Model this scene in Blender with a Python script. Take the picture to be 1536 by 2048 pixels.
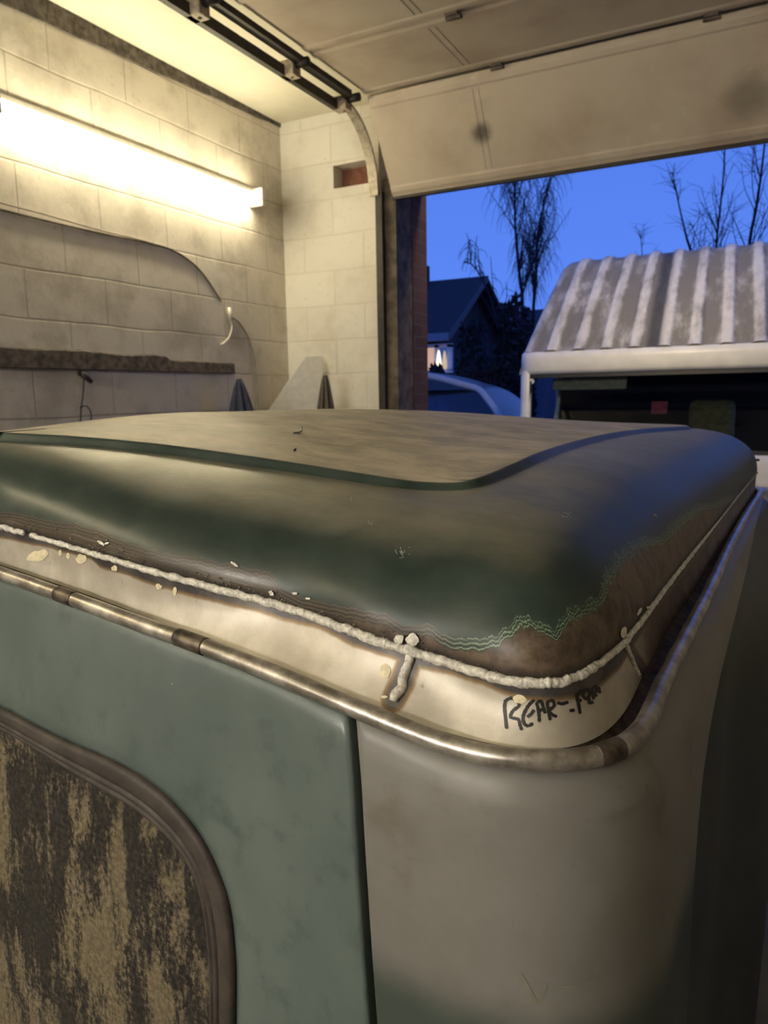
import bpy, bmesh, math, random
import numpy as np
from mathutils import Vector, Matrix, noise as mnoise
from mathutils.bvhtree import BVHTree

for o in list(bpy.data.objects):
    bpy.data.objects.remove(o, do_unlink=True)
SC = bpy.context.scene
COL = SC.collection
rng = random.Random(7)

# ------------------------------------------------------------------ camera
V1 = np.array([1550 - 768, -(775 - 1024.)])       # vanishing point of the garage's depth
V2 = np.array([-2056 - 768, -(840 - 1024.)])      # vanishing point of its width
FPX = math.sqrt(-(V1 @ V2))
_Y = np.array([V1[0], V1[1], -FPX]); _Y /= np.linalg.norm(_Y)
_X = -np.array([V2[0], V2[1], -FPX]); _X /= np.linalg.norm(_X)
_Z = np.cross(_X, _Y)
ROT = np.array([_X, _Y, _Z])
CAM = np.array([0, 0, 1.5])

cd = bpy.data.cameras.new('camera')
cam = bpy.data.objects.new('camera', cd)
COL.objects.link(cam)
cd.sensor_fit = 'VERTICAL'; cd.sensor_height = 36; cd.sensor_width = 27
cd.lens = FPX / 2048 * 36
cd.clip_start = 0.02; cd.clip_end = 300
cd.dof.use_dof = True; cd.dof.focus_distance = 0.72; cd.dof.aperture_fstop = 11
m4 = Matrix.Identity(4)
for i in range(3):
    for j in range(3):
        m4[i][j] = ROT[i][j]
    m4[i][3] = CAM[i]
cam.matrix_world = m4
SC.camera = cam

# ------------------------------------------------------------------ light, exposure
vs = SC.view_settings
vs.view_transform = 'Standard'; vs.look = 'None'; vs.gamma = 1; vs.use_curve_mapping = False
vs.exposure = 0.16
TUBE_POWER = 46.0       # the wall tubes
BACK_POWER = 280.0      # the added fill batten on the back wall, unseen behind the camera
TUBE_COLOR = (1.0, 0.88, 0.58)
w = bpy.data.worlds.new('dusk'); SC.world = w; w.use_nodes = True
nt = w.node_tree
bg = nt.nodes['Background']
tc = nt.nodes.new('ShaderNodeTexCoord'); sp = nt.nodes.new('ShaderNodeSeparateXYZ')
rp = nt.nodes.new('ShaderNodeValToRGB')
nt.links.new(tc.outputs['Generated'], sp.inputs[0]); nt.links.new(sp.outputs['Z'], rp.inputs[0])
rp.color_ramp.elements[0].position = 0.0; rp.color_ramp.elements[0].color = (0.075, 0.19, 0.78, 1)
rp.color_ramp.elements[1].position = 0.6; rp.color_ramp.elements[1].color = (0.055, 0.15, 0.72, 1)
e = rp.color_ramp.elements.new(0.14); e.color = (0.10, 0.235, 0.86, 1)
nt.links.new(rp.outputs[0], bg.inputs[0]); bg.inputs[1].default_value = 0.94

# ------------------------------------------------------------------ helpers
def ray(px, py):
    return ROT @ np.array([px - 768, -(py - 1024.), -FPX]) / FPX
def onz(px, py, z): d = ray(px, py); return CAM + d * (z - CAM[2]) / d[2]
def onx(px, py, x): d = ray(px, py); return CAM + d * (x - CAM[0]) / d[0]
def ony(px, py, y): d = ray(px, py); return CAM + d * (y - CAM[1]) / d[1]

def wloc(o):
    p = np.zeros(3)
    while o is not None:
        p = p + np.array(o.location); o = o.parent
    return p

class MB:
    """collects shapes that become ONE mesh object"""
    def __init__(s): s.v = []; s.f = []; s.at = {}; s.mi = []
    def add(s, vs_, fs_):
        b = len(s.v); s.v += [tuple(map(float, p)) for p in vs_]; s.f += [tuple(i + b for i in f) for f in fs_]
        return b
    def box(s, a, b):
        x0, y0, z0 = a; x1, y1, z1 = b
        s.add([(x0,y0,z0),(x1,y0,z0),(x1,y1,z0),(x0,y1,z0),(x0,y0,z1),(x1,y0,z1),(x1,y1,z1),(x0,y1,z1)],
              [(0,3,2,1),(4,5,6,7),(0,1,5,4),(1,2,6,5),(2,3,7,6),(3,0,4,7)])
    def grid(s, rows, closed=False, flip=False):
        n = len(rows[0]); b = len(s.v)
        for r in rows: s.v += [tuple(map(float, p)) for p in r]
        m = n if closed else n - 1
        for i in range(len(rows) - 1):
            for j in range(m):
                k = (j + 1) % n
                q = (b+i*n+j, b+i*n+k, b+(i+1)*n+k, b+(i+1)*n+j)
                s.f.append(q[::-1] if flip else q)
        return b
    def tube(s, pts, r, seg=8, cap=True, closed=False):
        pts = [Vector(p) for p in pts]; n = len(pts)
        rs = r if hasattr(r, '__len__') else [r] * n
        rows = []; up = None
        for i, p in enumerate(pts):
            a = pts[i-1] if (i > 0 or closed) else p; c = pts[(i+1) % n] if (i < n-1 or closed) else p
            t = (c - a).normalized()
            if up is None:
                up = Vector((0,0,1)) if abs(t.z) < .9 else Vector((1,0,0))
            u = (up - t * up.dot(t)).normalized(); up = u; w_ = t.cross(u)
            rows.append([p + (u * math.cos(2*math.pi*k/seg) + w_ * math.sin(2*math.pi*k/seg)) * rs[i] for k in range(seg)])
        if closed: rows.append(rows[0])
        b = s.grid(rows, closed=True)
        if cap and not closed:
            s.f.append(tuple(b + k for k in range(seg))[::-1])
            s.f.append(tuple(b + (len(rows)-1)*seg + k for k in range(seg)))
    def prism(s, poly, axis, a, b):
        """2-D polygon extruded along an axis"""
        n = len(poly)
        def P(u, v, t):
            return {'x': (t, u, v), 'y': (u, t, v), 'z': (u, v, t)}[axis]
        s.add([P(u, v, a) for u, v in poly] + [P(u, v, b) for u, v in poly],
              [tuple(range(n))[::-1], tuple(range(n, 2*n))] + [(i, (i+1) % n, n+(i+1) % n, n+i) for i in range(n)])
    def build(s, name, mat, parent=None, smooth=False, bevel=0, fixn=True, seg=2):
        me = bpy.data.meshes.new(name)
        L = wloc(parent) if parent else np.zeros(3)
        me.from_pydata([tuple(np.array(p) - L) for p in s.v], [], s.f)
        for k, vals in s.at.items():
            a = me.attributes.new(k, 'FLOAT', 'POINT'); a.data.foreach_set('value', np.array(vals, dtype=np.float32))
        if fixn:
            bm = bmesh.new(); bm.from_mesh(me)
            bmesh.ops.recalc_face_normals(bm, faces=bm.faces[:]); bm.to_mesh(me); bm.free()
        me.update()
        mats = mat if isinstance(mat, (list, tuple)) else [mat]
        for m in mats: me.materials.append(m)
        if s.mi: me.polygons.foreach_set('material_index', s.mi)
        if smooth: me.polygons.foreach_set('use_smooth', [True] * len(me.polygons))
        o = bpy.data.objects.new(name, me); COL.objects.link(o)
        if parent: o.parent = parent
        if bevel:
            bv = o.modifiers.new('bevel', 'BEVEL'); bv.width = bevel; bv.segments = seg; bv.limit_method = 'ANGLE'
        return o

def tag(o, label=None, cat=None, group=None, kind=None):
    if label: o['label'] = label
    if cat: o['category'] = cat
    if group: o['group'] = group
    if kind: o['kind'] = kind
    return o
def thing(name, label, cat, loc=(0, 0, 0), group=None):
    o = bpy.data.objects.new(name, None); COL.objects.link(o); o.location = tuple(map(float, loc))
    o.empty_display_size = .1
    return tag(o, label, cat, group)

# ---- node materials
class NM:
    def __init__(s, name):
        s.m = bpy.data.materials.new(name); s.m.use_nodes = True; s.t = s.m.node_tree
        s.b = s.t.nodes['Principled BSDF']; s.out = s.t.nodes['Material Output']
        s.pos = None
    def n(s, kind): return s.t.nodes.new(kind)
    def lk(s, a, b):
        if hasattr(a, 'is_linked') or hasattr(a, 'links'): s.t.links.new(a, b)
        else:
            if isinstance(a, (tuple, list)) and len(a) == 3 and b.type == 'RGBA': a = (*a, 1)
            b.default_value = a
    def coord(s):
        if s.pos is None:
            g = s.n('ShaderNodeNewGeometry'); s.pos = g.outputs['Position']; s.nor = g.outputs['Normal']
        return s.pos
    def vec(s, sx=1, sy=1, sz=1, rot=(0, 0, 0)):
        m = s.n('ShaderNodeMapping'); s.lk(s.coord(), m.inputs[0]); m.inputs['Scale'].default_value = (sx, sy, sz)
        m.inputs['Rotation'].default_value = rot
        return m.outputs[0]
    def noise(s, scale, detail=4, rough=.55, vec=None, dist=0):
        t = s.n('ShaderNodeTexNoise'); s.lk(vec if vec is not None else s.coord(), t.inputs['Vector'])
        t.inputs['Scale'].default_value = scale; t.inputs['Detail'].default_value = detail
        t.inputs['Roughness'].default_value = rough; t.inputs['Distortion'].default_value = dist
        return t.outputs['Fac']
    def math(s, op, a, b=None, c=None, clamp=False):
        t = s.n('ShaderNodeMath'); t.operation = op; t.use_clamp = clamp
        for i, x in enumerate((a, b, c)):
            if x is not None: s.lk(x, t.inputs[i])
        return t.outputs[0]
    def step(s, x, lo, hi, a=0., b=1.):
        t = s.n('ShaderNodeMapRange'); t.interpolation_type = 'SMOOTHSTEP'
        s.lk(x, t.inputs[0]); t.inputs[1].default_value = lo; t.inputs[2].default_value = hi
        t.inputs[3].default_value = a; t.inputs[4].default_value = b
        return t.outputs[0]
    def mix(s, f, a, b):
        t = s.n('ShaderNodeMix'); t.data_type = 'RGBA'
        s.lk(f, t.inputs['Factor'])
        A = [i for i in t.inputs if i.name == 'A' and i.type == 'RGBA'][0]; B = [i for i in t.inputs if i.name == 'B' and i.type == 'RGBA'][0]
        s.lk(a, A); s.lk(b, B)
        return [o for o in t.outputs if o.type == 'RGBA'][0]
    def attr(s, name):
        t = s.n('ShaderNodeAttribute'); t.attribute_name = name; return t.outputs['Fac']
    def bump(s, h, strength=.3, dist=.01):
        t = s.n('ShaderNodeBump'); s.lk(h, t.inputs['Height']); t.inputs['Strength'].default_value = strength
        t.inputs['Distance'].default_value = dist; s.lk(t.outputs[0], s.b.inputs['Normal'])
    def set(s, color=None, rough=None, metal=None, spec=None, coat=None):
        if color is not None: s.lk(color, s.b.inputs['Base Color'])
        if rough is not None: s.lk(rough, s.b.inputs['Roughness'])
        if metal is not None: s.lk(metal, s.b.inputs['Metallic'])
        if spec is not None: s.lk(spec, s.b.inputs['Specular IOR Level'])
        if coat is not None: s.lk(coat, s.b.inputs['Coat Weight'])
        return s.m

def simple(name, col, rough=.6, metal=0., var=.15, scale=30, bump=0., spec=.5):
    k = NM(name)
    n = k.noise(scale, 5)
    c2 = tuple(max(0, c * (1 - 2*var)) for c in col); c1 = tuple(min(1, c * (1 + var)) for c in col)
    k.set(k.mix(k.step(n, .3, .7), c2, c1), rough, metal, spec)
    if bump: k.bump(n, bump, .004)
    return k.m

def emit(name, col, strength):
    k = NM(name); k.b.inputs['Base Color'].default_value = (*col, 1)
    k.b.inputs['Emission Color'].default_value = (*col, 1); k.b.inputs['Emission Strength'].default_value = strength
    return k.m

def glass(name, tint=(.5, .55, .6), refl=.12, rough=.02):
    """thin pane: tinted see-through plus a mirror sheen"""
    k = NM(name); k.t.nodes.remove(k.b)
    tr = k.n('ShaderNodeBsdfTransparent'); tr.inputs[0].default_value = (*tint, 1)
    gl = k.n('ShaderNodeBsdfGlossy'); gl.inputs['Roughness'].default_value = rough
    fr = k.n('ShaderNodeLayerWeight'); fr.inputs[0].default_value = .5
    mx = k.n('ShaderNodeMixShader')
    f = k.math('ADD', k.math('MULTIPLY', k.math('POWER', fr.outputs['Facing'], 5.), .9), .035 + refl, clamp=True)
    k.lk(f, mx.inputs[0]); k.t.links.new(tr.outputs[0], mx.inputs[1]); k.t.links.new(gl.outputs[0], mx.inputs[2])
    k.t.links.new(mx.outputs[0], k.out.inputs[0])
    return k.m

def block_mat(name, axes, base, dirt, row=.218, width=.445, zoff=1.639, uoff=0., dark=.35, bstr=.6, mort=.72):
    """painted concrete blockwork; axes = which world axis runs along the wall"""
    k = NM(name)
    s = k.n('ShaderNodeSeparateXYZ'); k.lk(k.coord(), s.inputs[0])
    c = k.n('ShaderNodeCombineXYZ')
    wob = k.math('MULTIPLY', k.math('SUBTRACT', k.noise(2.5, 2), .5), .02)
    k.lk(k.math('ADD', s.outputs[axes], uoff), c.inputs[0])
    k.lk(k.math('ADD', k.math('SUBTRACT', s.outputs['Z'], zoff - row * 10), wob), c.inputs[1])
    b = k.n('ShaderNodeTexBrick'); k.lk(c.outputs[0], b.inputs['Vector'])
    b.inputs['Scale'].default_value = 1; b.inputs['Brick Width'].default_value = width; b.inputs['Row Height'].default_value = row
    b.inputs['Mortar Size'].default_value = .006; b.inputs['Mortar Smooth'].default_value = .6; b.inputs['Bias'].default_value = 0
    b.inputs['Color1'].default_value = (1, 1, 1, 1); b.inputs['Color2'].default_value = (.92, .92, .92, 1); b.inputs['Mortar'].default_value = (mort, mort * .97, mort * .92, 1)
    n1 = k.noise(3.2, 6, .65); n2 = k.noise(38, 5, .7)
    col = k.mix(k.step(n1, .42, .70, 0, dark), base, dirt)
    col = k.mix(k.step(n2, .60, .72, 0, .35), col, tuple(x * .5 for x in dirt))
    m = k.n('ShaderNodeMix'); m.data_type = 'RGBA'; m.blend_type = 'MULTIPLY'; m.inputs['Factor'].default_value = .8
    A = [i for i in m.inputs if i.name == 'A' and i.type == 'RGBA'][0]; B = [i for i in m.inputs if i.name == 'B' and i.type == 'RGBA'][0]
    k.lk(col, A); k.lk(b.outputs['Color'], B)
    k.set([o for o in m.outputs if o.type == 'RGBA'][0], .85)
    h = k.math('ADD', k.math('MULTIPLY', b.outputs['Fac'], -1.0), k.math('MULTIPLY', n2, .35))
    k.bump(h, bstr, .008)
    return k.m

# ------------------------------------------------------------------ materials
M = {}
M['wall_left'] = block_mat('painted_blocks', 'Y', (.76, .70, .61), (.36, .32, .26), dark=.6)
M['wall_front'] = block_mat('white_blocks', 'X', (.80, .77, .70), (.52, .45, .36), dark=.4, uoff=.1, mort=.86, bstr=.4)
k = NM('red_brick'); s_ = k.n('ShaderNodeSeparateXYZ'); k.lk(k.coord(), s_.inputs[0]); c_ = k.n('ShaderNodeCombineXYZ')
k.lk(k.math('ADD', s_.outputs['X'], s_.outputs['Y']), c_.inputs[0]); k.lk(s_.outputs['Z'], c_.inputs[1])
b_ = k.n('ShaderNodeTexBrick'); k.lk(c_.outputs[0], b_.inputs['Vector']); b_.inputs['Scale'].default_value = 1
b_.inputs['Brick Width'].default_value = .225; b_.inputs['Row Height'].default_value = .075; b_.inputs['Mortar Size'].default_value = .005
b_.inputs['Color1'].default_value = (.12, .055, .04, 1); b_.inputs['Color2'].default_value = (.07, .035, .03, 1); b_.inputs['Mortar'].default_value = (.10, .08, .07, 1)
k.set(b_.outputs['Color'], .9); k.bump(k.math('MULTIPLY', b_.outputs['Fac'], -1), .5, .006); M['brick'] = k.m
M['niche'] = simple('niche_brick', (.20, .085, .055), .9, scale=40, bump=.3)
M['ceiling'] = simple('ceiling_board', (.72, .68, .56), .85, var=.06, scale=2)
M['floor'] = simple('concrete_floor', (.22, .21, .19), .8, scale=4)
M['blocks_plain'] = simple('dull_blocks', (.36, .33, .28), .9, scale=5)
M['mortar_band'] = simple('raw_mortar', (.125, .105, .09), .95, var=.3, scale=30, bump=.4)
M['timber'] = simple('aged_timber', (.12, .095, .07), .8, var=.3, scale=12)
M['rusty'] = simple('painted_steel_bracket', (.45, .38, .28), .6, scale=60)
M['track'] = simple('dark_steel_track', (.035, .03, .028), .55, .3, scale=30)
M['track_grey'] = simple('galvanised_track', (.40, .36, .29), .5, .4, scale=30)
k = NM('door_panel_paint')
n1 = k.noise(2.2, 5, .6); n2 = k.noise(9, 4); n3 = k.noise(60, 3)
c1 = k.mix(k.step(n1, .38, .72), (.56, .485, .39), (.43, .35, .27))
c1 = k.mix(k.step(n2, .62, .78, 0, .6), c1, (.62, .56, .46)); c1 = k.mix(k.step(n3, .68, .76, 0, .4), c1, (.16, .11, .08))
def panel_pt(px, py):
    a = np.array([0, 4.215, 2.685]); b = np.array([0, 3.915, 3.155]); n = np.cross(b - a, [1, 0, 0]); d = ray(px, py)
    return CAM + d * (((a - CAM) @ n) / (d @ n))
for px, py, r0, r1 in ((962, 266, .02, .085), (1500, 190, .02, .16)):      # greasy hand marks on the panel
    vd = k.n('ShaderNodeVectorMath'); vd.operation = 'DISTANCE'; k.lk(k.coord(), vd.inputs[0]); vd.inputs[1].default_value = tuple(panel_pt(px, py))
    c1 = k.mix(k.step(k.math('ADD', vd.outputs['Value'], k.math('MULTIPLY', k.math('SUBTRACT', n2, .5), .06)), r0, r1, .85 if px < 1000 else .5, 0), c1, (.06, .05, .04))
k.set(c1, .6); k.bump(n1, .1, .02); M['door_panel'] = k.m
M['soot'] = simple('soot_mark', (.07, .06, .05), .9)
M['white_plastic'] = simple('white_plastic', (.75, .72, .65), .5, var=.05)
M['white_metal'] = simple('white_enamel', (.8, .78, .72), .4, var=.04)
M['tube'] = emit('glowing_tube', TUBE_COLOR, TUBE_POWER)
M['bulkhead'] = emit('fill_diffuser', (1.0, .82, .55), 290.0)
M['tube_fill'] = emit('fill_tube', (1.0, .95, .87), BACK_POWER)
M['grey_cable'] = simple('grey_cable', (.33, .29, .24), .6)
M['brown_strip'] = simple('brown_strip', (.13, .10, .08), .7, var=.3, scale=20)
M['board'] = simple('white_board', (.82, .79, .74), .5, var=.04)
M['navy'] = simple('navy_cloth', (.035, .04, .075), .9, scale=60)
M['greycloth'] = simple('grey_brown_cloth', (.10, .085, .07), .9, scale=60)
M['black'] = simple('black_rubber', (.012, .012, .012), .6)
M['vanwhite'] = simple('aged_white_paint', (.72, .70, .62), .4, var=.05, scale=6)
M['asphalt'] = simple('driveway', (.06, .06, .065), .9, scale=8)

# ================================================================== ROOM
XW = -2.93; YF = 4.20; ZC = 3.235; XR = 1.35; YB = -3.0
def struct(mb, name, mat, **kw):
    o = mb.build(name, mat, **kw); o['kind'] = 'structure'; return o
mb = MB(); mb.box((XW - .2, YB, -.1), (XW, YF + .25, ZC + .1)); struct(mb, 'wall_left', M['wall_left'])
mb = MB(); mb.box((XR, YB, -.1), (XR + .2, YF + .25, ZC + .1)); struct(mb, 'wall_right', M['blocks_plain'])
mb = MB(); mb.box((XW - .2, YB - .2, -.1), (XR + .2, YB, ZC + .1)); struct(mb, 'wall_back', M['blocks_plain'])
mb = MB(); mb.box((XW, YB, -.1), (XR, YF + .05, 0)); struct(mb, 'floor', M['floor'])
mb = MB(); mb.box((XW, YB, ZC), (XR, YF + .05, ZC + .08)); struct(mb, 'ceiling', M['ceiling'])
# front wall: pillar with an open niche, header, right pier
nx0, nx1, nz0, nz1 = -2.535, -2.245, 2.785, 2.922
PX = -2.21
def rect_holes(x0, x1, z0, z1, hole, y0, y1):
    mb = MB(); hx0, hx1, hz0, hz1 = hole
    mb.box((x0, y0, z0), (x1, y1, hz0)); mb.box((x0, y0, hz1), (x1, y1, z1))
    mb.box((x0, y0, hz0), (hx0, y1, hz1)); mb.box((hx1, y0, hz0), (x1, y1, hz1))
    return mb
mb = rect_holes(XW, PX, 0, ZC, (nx0, nx1, nz0, nz1), YF, YF + .11)
mb.box((PX, YF + .13, 2.80), (.6, YF + .24, ZC)); mb.box((.6, YF, 0), (XR, YF + .11, ZC))
struct(mb, 'wall_front', M['wall_front'])
mb = MB(); mb.box((XW, YF + .11, 0), (PX + .012, YF + .24, ZC)); struct(mb, 'trim_1', M['niche'])
bx1 = ony(838, 600, YF + .33)[0]
mb = MB(); mb.box((PX - .6, YF + .241, -.05), (bx1, YF + .46, 3.0)); struct(mb, 'wall_outside', M['brick'])
# timber door frame between blockwork and brick
mb = MB(); mb.box((PX + .013, YF + .02, 0), (PX + .10, YF + .24, 2.80)); struct(mb, 'trim_2', M['timber'])
# raw mortar wedge along the top of the left wall
mb = MB(); top = []; bot = []
for i in range(60):
    y = YB + (YF - YB) * i / 59
    t = (y - 2.2) / 2.0
    zb = 3.125 + .09 * max(-.6, min(1, t)) + .008 * mnoise.noise(Vector((y * 6, 0, 0)))
    top.append((XW + .012, y, ZC - .001)); bot.append((XW + .010, y, zb))
back = [(XW + .0005, p[1], p[2]) for p in bot]
mb.grid([top, bot, back]); struct(mb, 'trim_3', M['mortar_band'])
mb = MB(); mb.box((PX - .6, YF + .241, 2.80), (XR + .4, YF + .40, 3.75)); mb.box((.62, YF + .241, -.05), (XR + .4, YF + .46, 2.80)); struct(mb, 'wall_outside_header', M['brick'])
mb = MB(); mb.box((XW - .5, YB - .4, 3.36), (XR + .5, YF + .239, 3.46)); mb.box((XW - .5, YF + .05, 3.70), (XR + .5, YF + .80, 3.82)); struct(mb, 'roof', M['timber'])
# outside ground
mb = MB(); mb.box((-60, YF + .25, -.25), (60, 120, -.02)); struct(mb, 'ground', M['asphalt'])

# ------------------------------------------------------------------ wall fittings
def batten_light(y0, y1, label, group):
    zt, zb = 2.752, 2.655
    t = thing('fluorescent_light', label, 'light', (XW, (y0+y1)/2, 2.70), group)
    m = MB(); m.prism([(XW + .001, 2.758), (XW + .030, 2.758), (XW + .058, 2.724), (XW + .058, 2.716), (XW + .001, 2.712)], 'y', y0, y1)
    m.build('housing', M['white_metal'], t)
    m = MB(); m.tube([(XW + .074, y0 + .03, 2.695), (XW + .074, y1 - .03, 2.695)], .019, 16); m.build('tube', M['tube'], t, smooth=True)
    for ya, yb in ((y0, y0 + .028), (y1 - .028, y1)):
        m = MB(); m.box((XW + .001, ya, zb - .004), (XW + .102, yb, zt + .003)); m.build('end_cap', M['white_plastic'], t, bevel=.004)
    return t
batten_light(2.09, 3.87, 'glowing fluorescent tube light on the block wall, above the bent cable hoop', 'fluorescent tubes along the block wall')
batten_light(-1.75, .0, 'second fluorescent tube light on the same wall, nearer the van rear', 'fluorescent tubes along the block wall')
def back_fill_light(x0, x1, z):  # unseen batten, added to brighten the van rear and the room
    t = thing('back_fill_light', 'added fluorescent fill batten on the back wall behind the van rear', 'light', ((x0+x1)/2, YB, z))
    m = MB(); m.prism([(YB + .001, z - .03), (YB + .04, z - .03), (YB + .05, z - .02), (YB + .05, z + .02), (YB + .04, z + .03), (YB + .001, z + .03)], 'x', x0, x1); m.build('housing', M['white_metal'], t)
    m = MB(); m.tube([(x0 + .03, YB + .085, z), (x1 - .03, YB + .085, z)], .019, 16); m.build('tube', M['tube_fill'], t, smooth=True)
    for xa, xb in ((x0, x0 + .028), (x1 - .028, x1)):
        m = MB(); m.box((xa, YB + .001, z - .03), (xb, YB + .11, z + .03)); m.build('end_cap', M['white_plastic'], t, bevel=.004)
back_fill_light(-2.75, -1.0, 2.30)
def bulkhead(x, z):  # unseen lamp, added to throw warm light on the camper and car
    y = YF + .40; t = thing('outdoor_fill_lamp', 'round bulkhead lamp, unseen, added above the garage opening to light the camper outside', 'light', (x, y, z))
    m = MB(); m.tube([(x, y + .001, z), (x, y + .05, z)], .11, 28); m.build('base', M['white_plastic'], t, bevel=.006)
    m = MB(); rows_ = []
    for u in np.linspace(0, 1, 10): rows_.append([(x + .10*math.cos(u*1.5)*math.cos(a), y + .05 + .06*math.sin(u*1.5), z + .10*math.cos(u*1.5)*math.sin(a)) for a in np.linspace(0, 2*math.pi, 28, endpoint=False)])
    m.grid(rows_, closed=True); m.build('diffuser', M['bulkhead'], t, smooth=True)
bulkhead(-.75, 3.05)

# ragged mortar-topped ledge
y_end = onx(465, 745, XW)[1]
mb = MB(); fr = []; tp = []; bt = []; bk = []
for i in range(140):
    y = -.5 + (y_end + .5) * i / 139
    zt = 1.722 + .018 * mnoise.noise(Vector((y * 3.1, 2, 0))) + .010 * mnoise.noise(Vector((y * 11, 5, 0)))
    if y > y_end - .55: zt = 1.700 + .003 * mnoise.noise(Vector((y * 14, 5, 0)))
    bk.append((XW + .0005, y, zt + .008)); tp.append((XW + .018, y, zt)); fr.append((XW + .022, y, 1.645)); bt.append((XW + .0005, y, 1.641))
mb.grid([bk, tp, fr, bt]); mb.f.append((139, 279, 419, 559))
tag(mb.build('wall_ledge', M['mortar_band']), 'long brown-grey batten with ragged top edge across the block wall', 'batten')

# bent hoop strip on the wall, below the light
pts = [(-260, 352), (-120, 388), (0, 420), (110, 447), (200, 468), (290, 486), (340, 500), (375, 520), (402, 545), (424, 575), (442, 603)]
P3 = [onx(px, py, XW) for px, py in pts]
def spline(P, n):
    P = np.array(P, float); d = np.r_[0, np.cumsum(np.linalg.norm(np.diff(P, axis=0), axis=1))]
    Q = np.vstack([2*P[0]-P[1], P, 2*P[-1]-P[-2]]); out = []
    for t in np.linspace(0, d[-1], n):
        i = min(len(P) - 2, max(0, np.searchsorted(d, t, 'right') - 1)); u = (t - d[i]) / max(1e-9, d[i+1] - d[i])
        a, b, c, e_ = Q[i], Q[i+1], Q[i+2], Q[i+3]
        out.append(.5 * (2*b + (c-a)*u + (2*a-5*b+4*c-e_)*u*u + (3*b-a-3*c+e_)*u**3))
    return np.array(out)
C3 = spline(P3, 90)
hoop = thing('cable_hoop', 'thin brown strip bent in an arc on the block wall, with a cable along it', 'hoop', C3[40])
mb = MB(); prof = []
for i, p in enumerate(C3):
    t = C3[min(89, i+1)] - C3[max(0, i-1)]; nrm = np.array([0, -t[2], t[1]]); nrm /= np.linalg.norm(nrm)
    dp = .013 * min(1, (89 - i) / 25 + .25)
    prof.append([p + np.array([.001, 0, 0]) + nrm*.003, p + np.array([dp, 0, 0]) + nrm*.003, p + np.array([dp, 0, 0]) - nrm*.003, p + np.array([.001, 0, 0]) - nrm*.003])
mb.grid(prof, closed=True); mb.f += [(0, 1, 2, 3), tuple(len(mb.v) - 4 + q for q in range(4))]
mb.build('strip', M['brown_strip'], hoop)
mb = MB(); mb.tube([p + np.array([.012, 0, .022 * min(1, max(0, (62 - i) / 30))+.004]) for i, p in enumerate(C3[:70])], .0035, 6)
mb.build('cable', M['grey_cable'], hoop, smooth=True)

# white connector with two flexes
a = onx(460, 622, XW + .012); b = onx(461, 634, XW + .012)
con = thing('cable_connector', 'small white cable connector with two dangling flexes, under the hoop end', 'connector', a)
mb = MB(); mb.tube([onx(459, 615, XW+.014), onx(461, 640, XW+.014)], .012, 10); mb.build('plug', M['white_plastic'], con, smooth=True)
mb = MB(); mb.tube(spline([onx(px, py, XW+.012) for px, py in [(461, 640), (464, 655), (458, 675), (448, 686), (442, 690)]], 20), .0055, 6); mb.build('flex', M['white_plastic'], con, smooth=True)
mb = MB(); mb.tube(spline([onx(px, py, XW+.010) for px, py in [(462, 634), (475, 642), (488, 660), (499, 682), (508, 720), (513, 780), (515, 840)]], 24), .006, 6); mb.build('flex', M['grey_cable'], con, smooth=True)
# hook with a loop of wire under the ledge
hk = thing('wall_hook', 'dark hook with a wire loop hanging below the ragged batten', 'hook', onx(170, 755, XW))
mb = MB(); mb.tube([onx(160, 746, XW+.005), onx(168, 750, XW+.03), onx(183, 764, XW+.035)], [.014, .016, .011], 8); mb.build('hook', M['track'], hk, smooth=True)
mb = MB(); mb.tube(spline([onx(px, py, XW+.02) for px, py in [(168, 755), (166, 790), (162, 820), (160, 850), (150, 880)]], 20), .0035, 5)
mb.tube(spline([onx(px, py, XW+.02) for px, py in [(160, 815), (172, 812), (181, 822), (182, 840), (172, 850)]], 16), .003, 5); mb.build('wire', M['track'], hk, smooth=True)
# folded parasols in the corner, white board
def parasol(name, label, base, apex, h, r, mat, pleats):
    base = np.array(base); apex = np.array(apex)
    t = thing(name, label, 'parasol', base)
    m = MB(); rows = []
    for i in range(26):
        u = i / 25; c = base * (1 - u) + apex * u
        c = base + (apex - base) * (1 - (1-u) * h)
        rr = r * (1 - u) ** .8 + .012
        rows.append([c + np.array([math.cos(a), math.sin(a), 0]) * rr * (1 + .22 * math.sin(pleats * a + 1.3 * u)) for a in np.linspace(0, 2*math.pi, 72, endpoint=False)])
    m.grid(rows, closed=True); m.f.append(tuple(25*72 + q for q in range(72))); m.f.append(tuple(range(72))[::-1])
    m.build('canopy', mat, t, smooth=True)
    m = MB(); m.tube([base, base + (apex - base) * (1 - h) * 1.05], .018, 8); m.build('pole', M['track_grey'], t, smooth=True)
    return t
ap = onx(478, 757, XW + .16); parasol('folded_parasol', 'navy folded parasol standing against the block wall by the corner', (ap[0] + .05, ap[1] + .02, 0), ap, .62, .19, M['navy'], 7)
ap = ony(650, 750, YF - .26); parasol('folded_parasol', 'grey-brown folded parasol standing before the white pillar', (ap[0], ap[1] - .02, 0), ap, .55, .115, M['greycloth'], 8)
p0 = onx(536, 822, XW + .05); p1 = ony(610, 714, YF - .14)
dxy = (p1 - p0)[:2] / np.linalg.norm((p1 - p0)[:2]); nb = np.array([-dxy[1], dxy[0], 0]); d_ = ray(644, 712); p2 = CAM + d_ * (((p1 - CAM) @ nb) / (d_ @ nb))
poly = [np.array([p0[0], p0[1], 0]), p0, p1, p2, np.array([p2[0], p2[1], 0])]
mb = MB(); n_ = len(poly)
mb.add([p - nb * .006 for p in poly] + [p + nb * .006 for p in poly], [tuple(range(n_)), tuple(range(n_, 2*n_))[::-1]] + [(i, (i+1) % n_, n_+(i+1) % n_, n_+i) for i in range(n_)])
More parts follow.
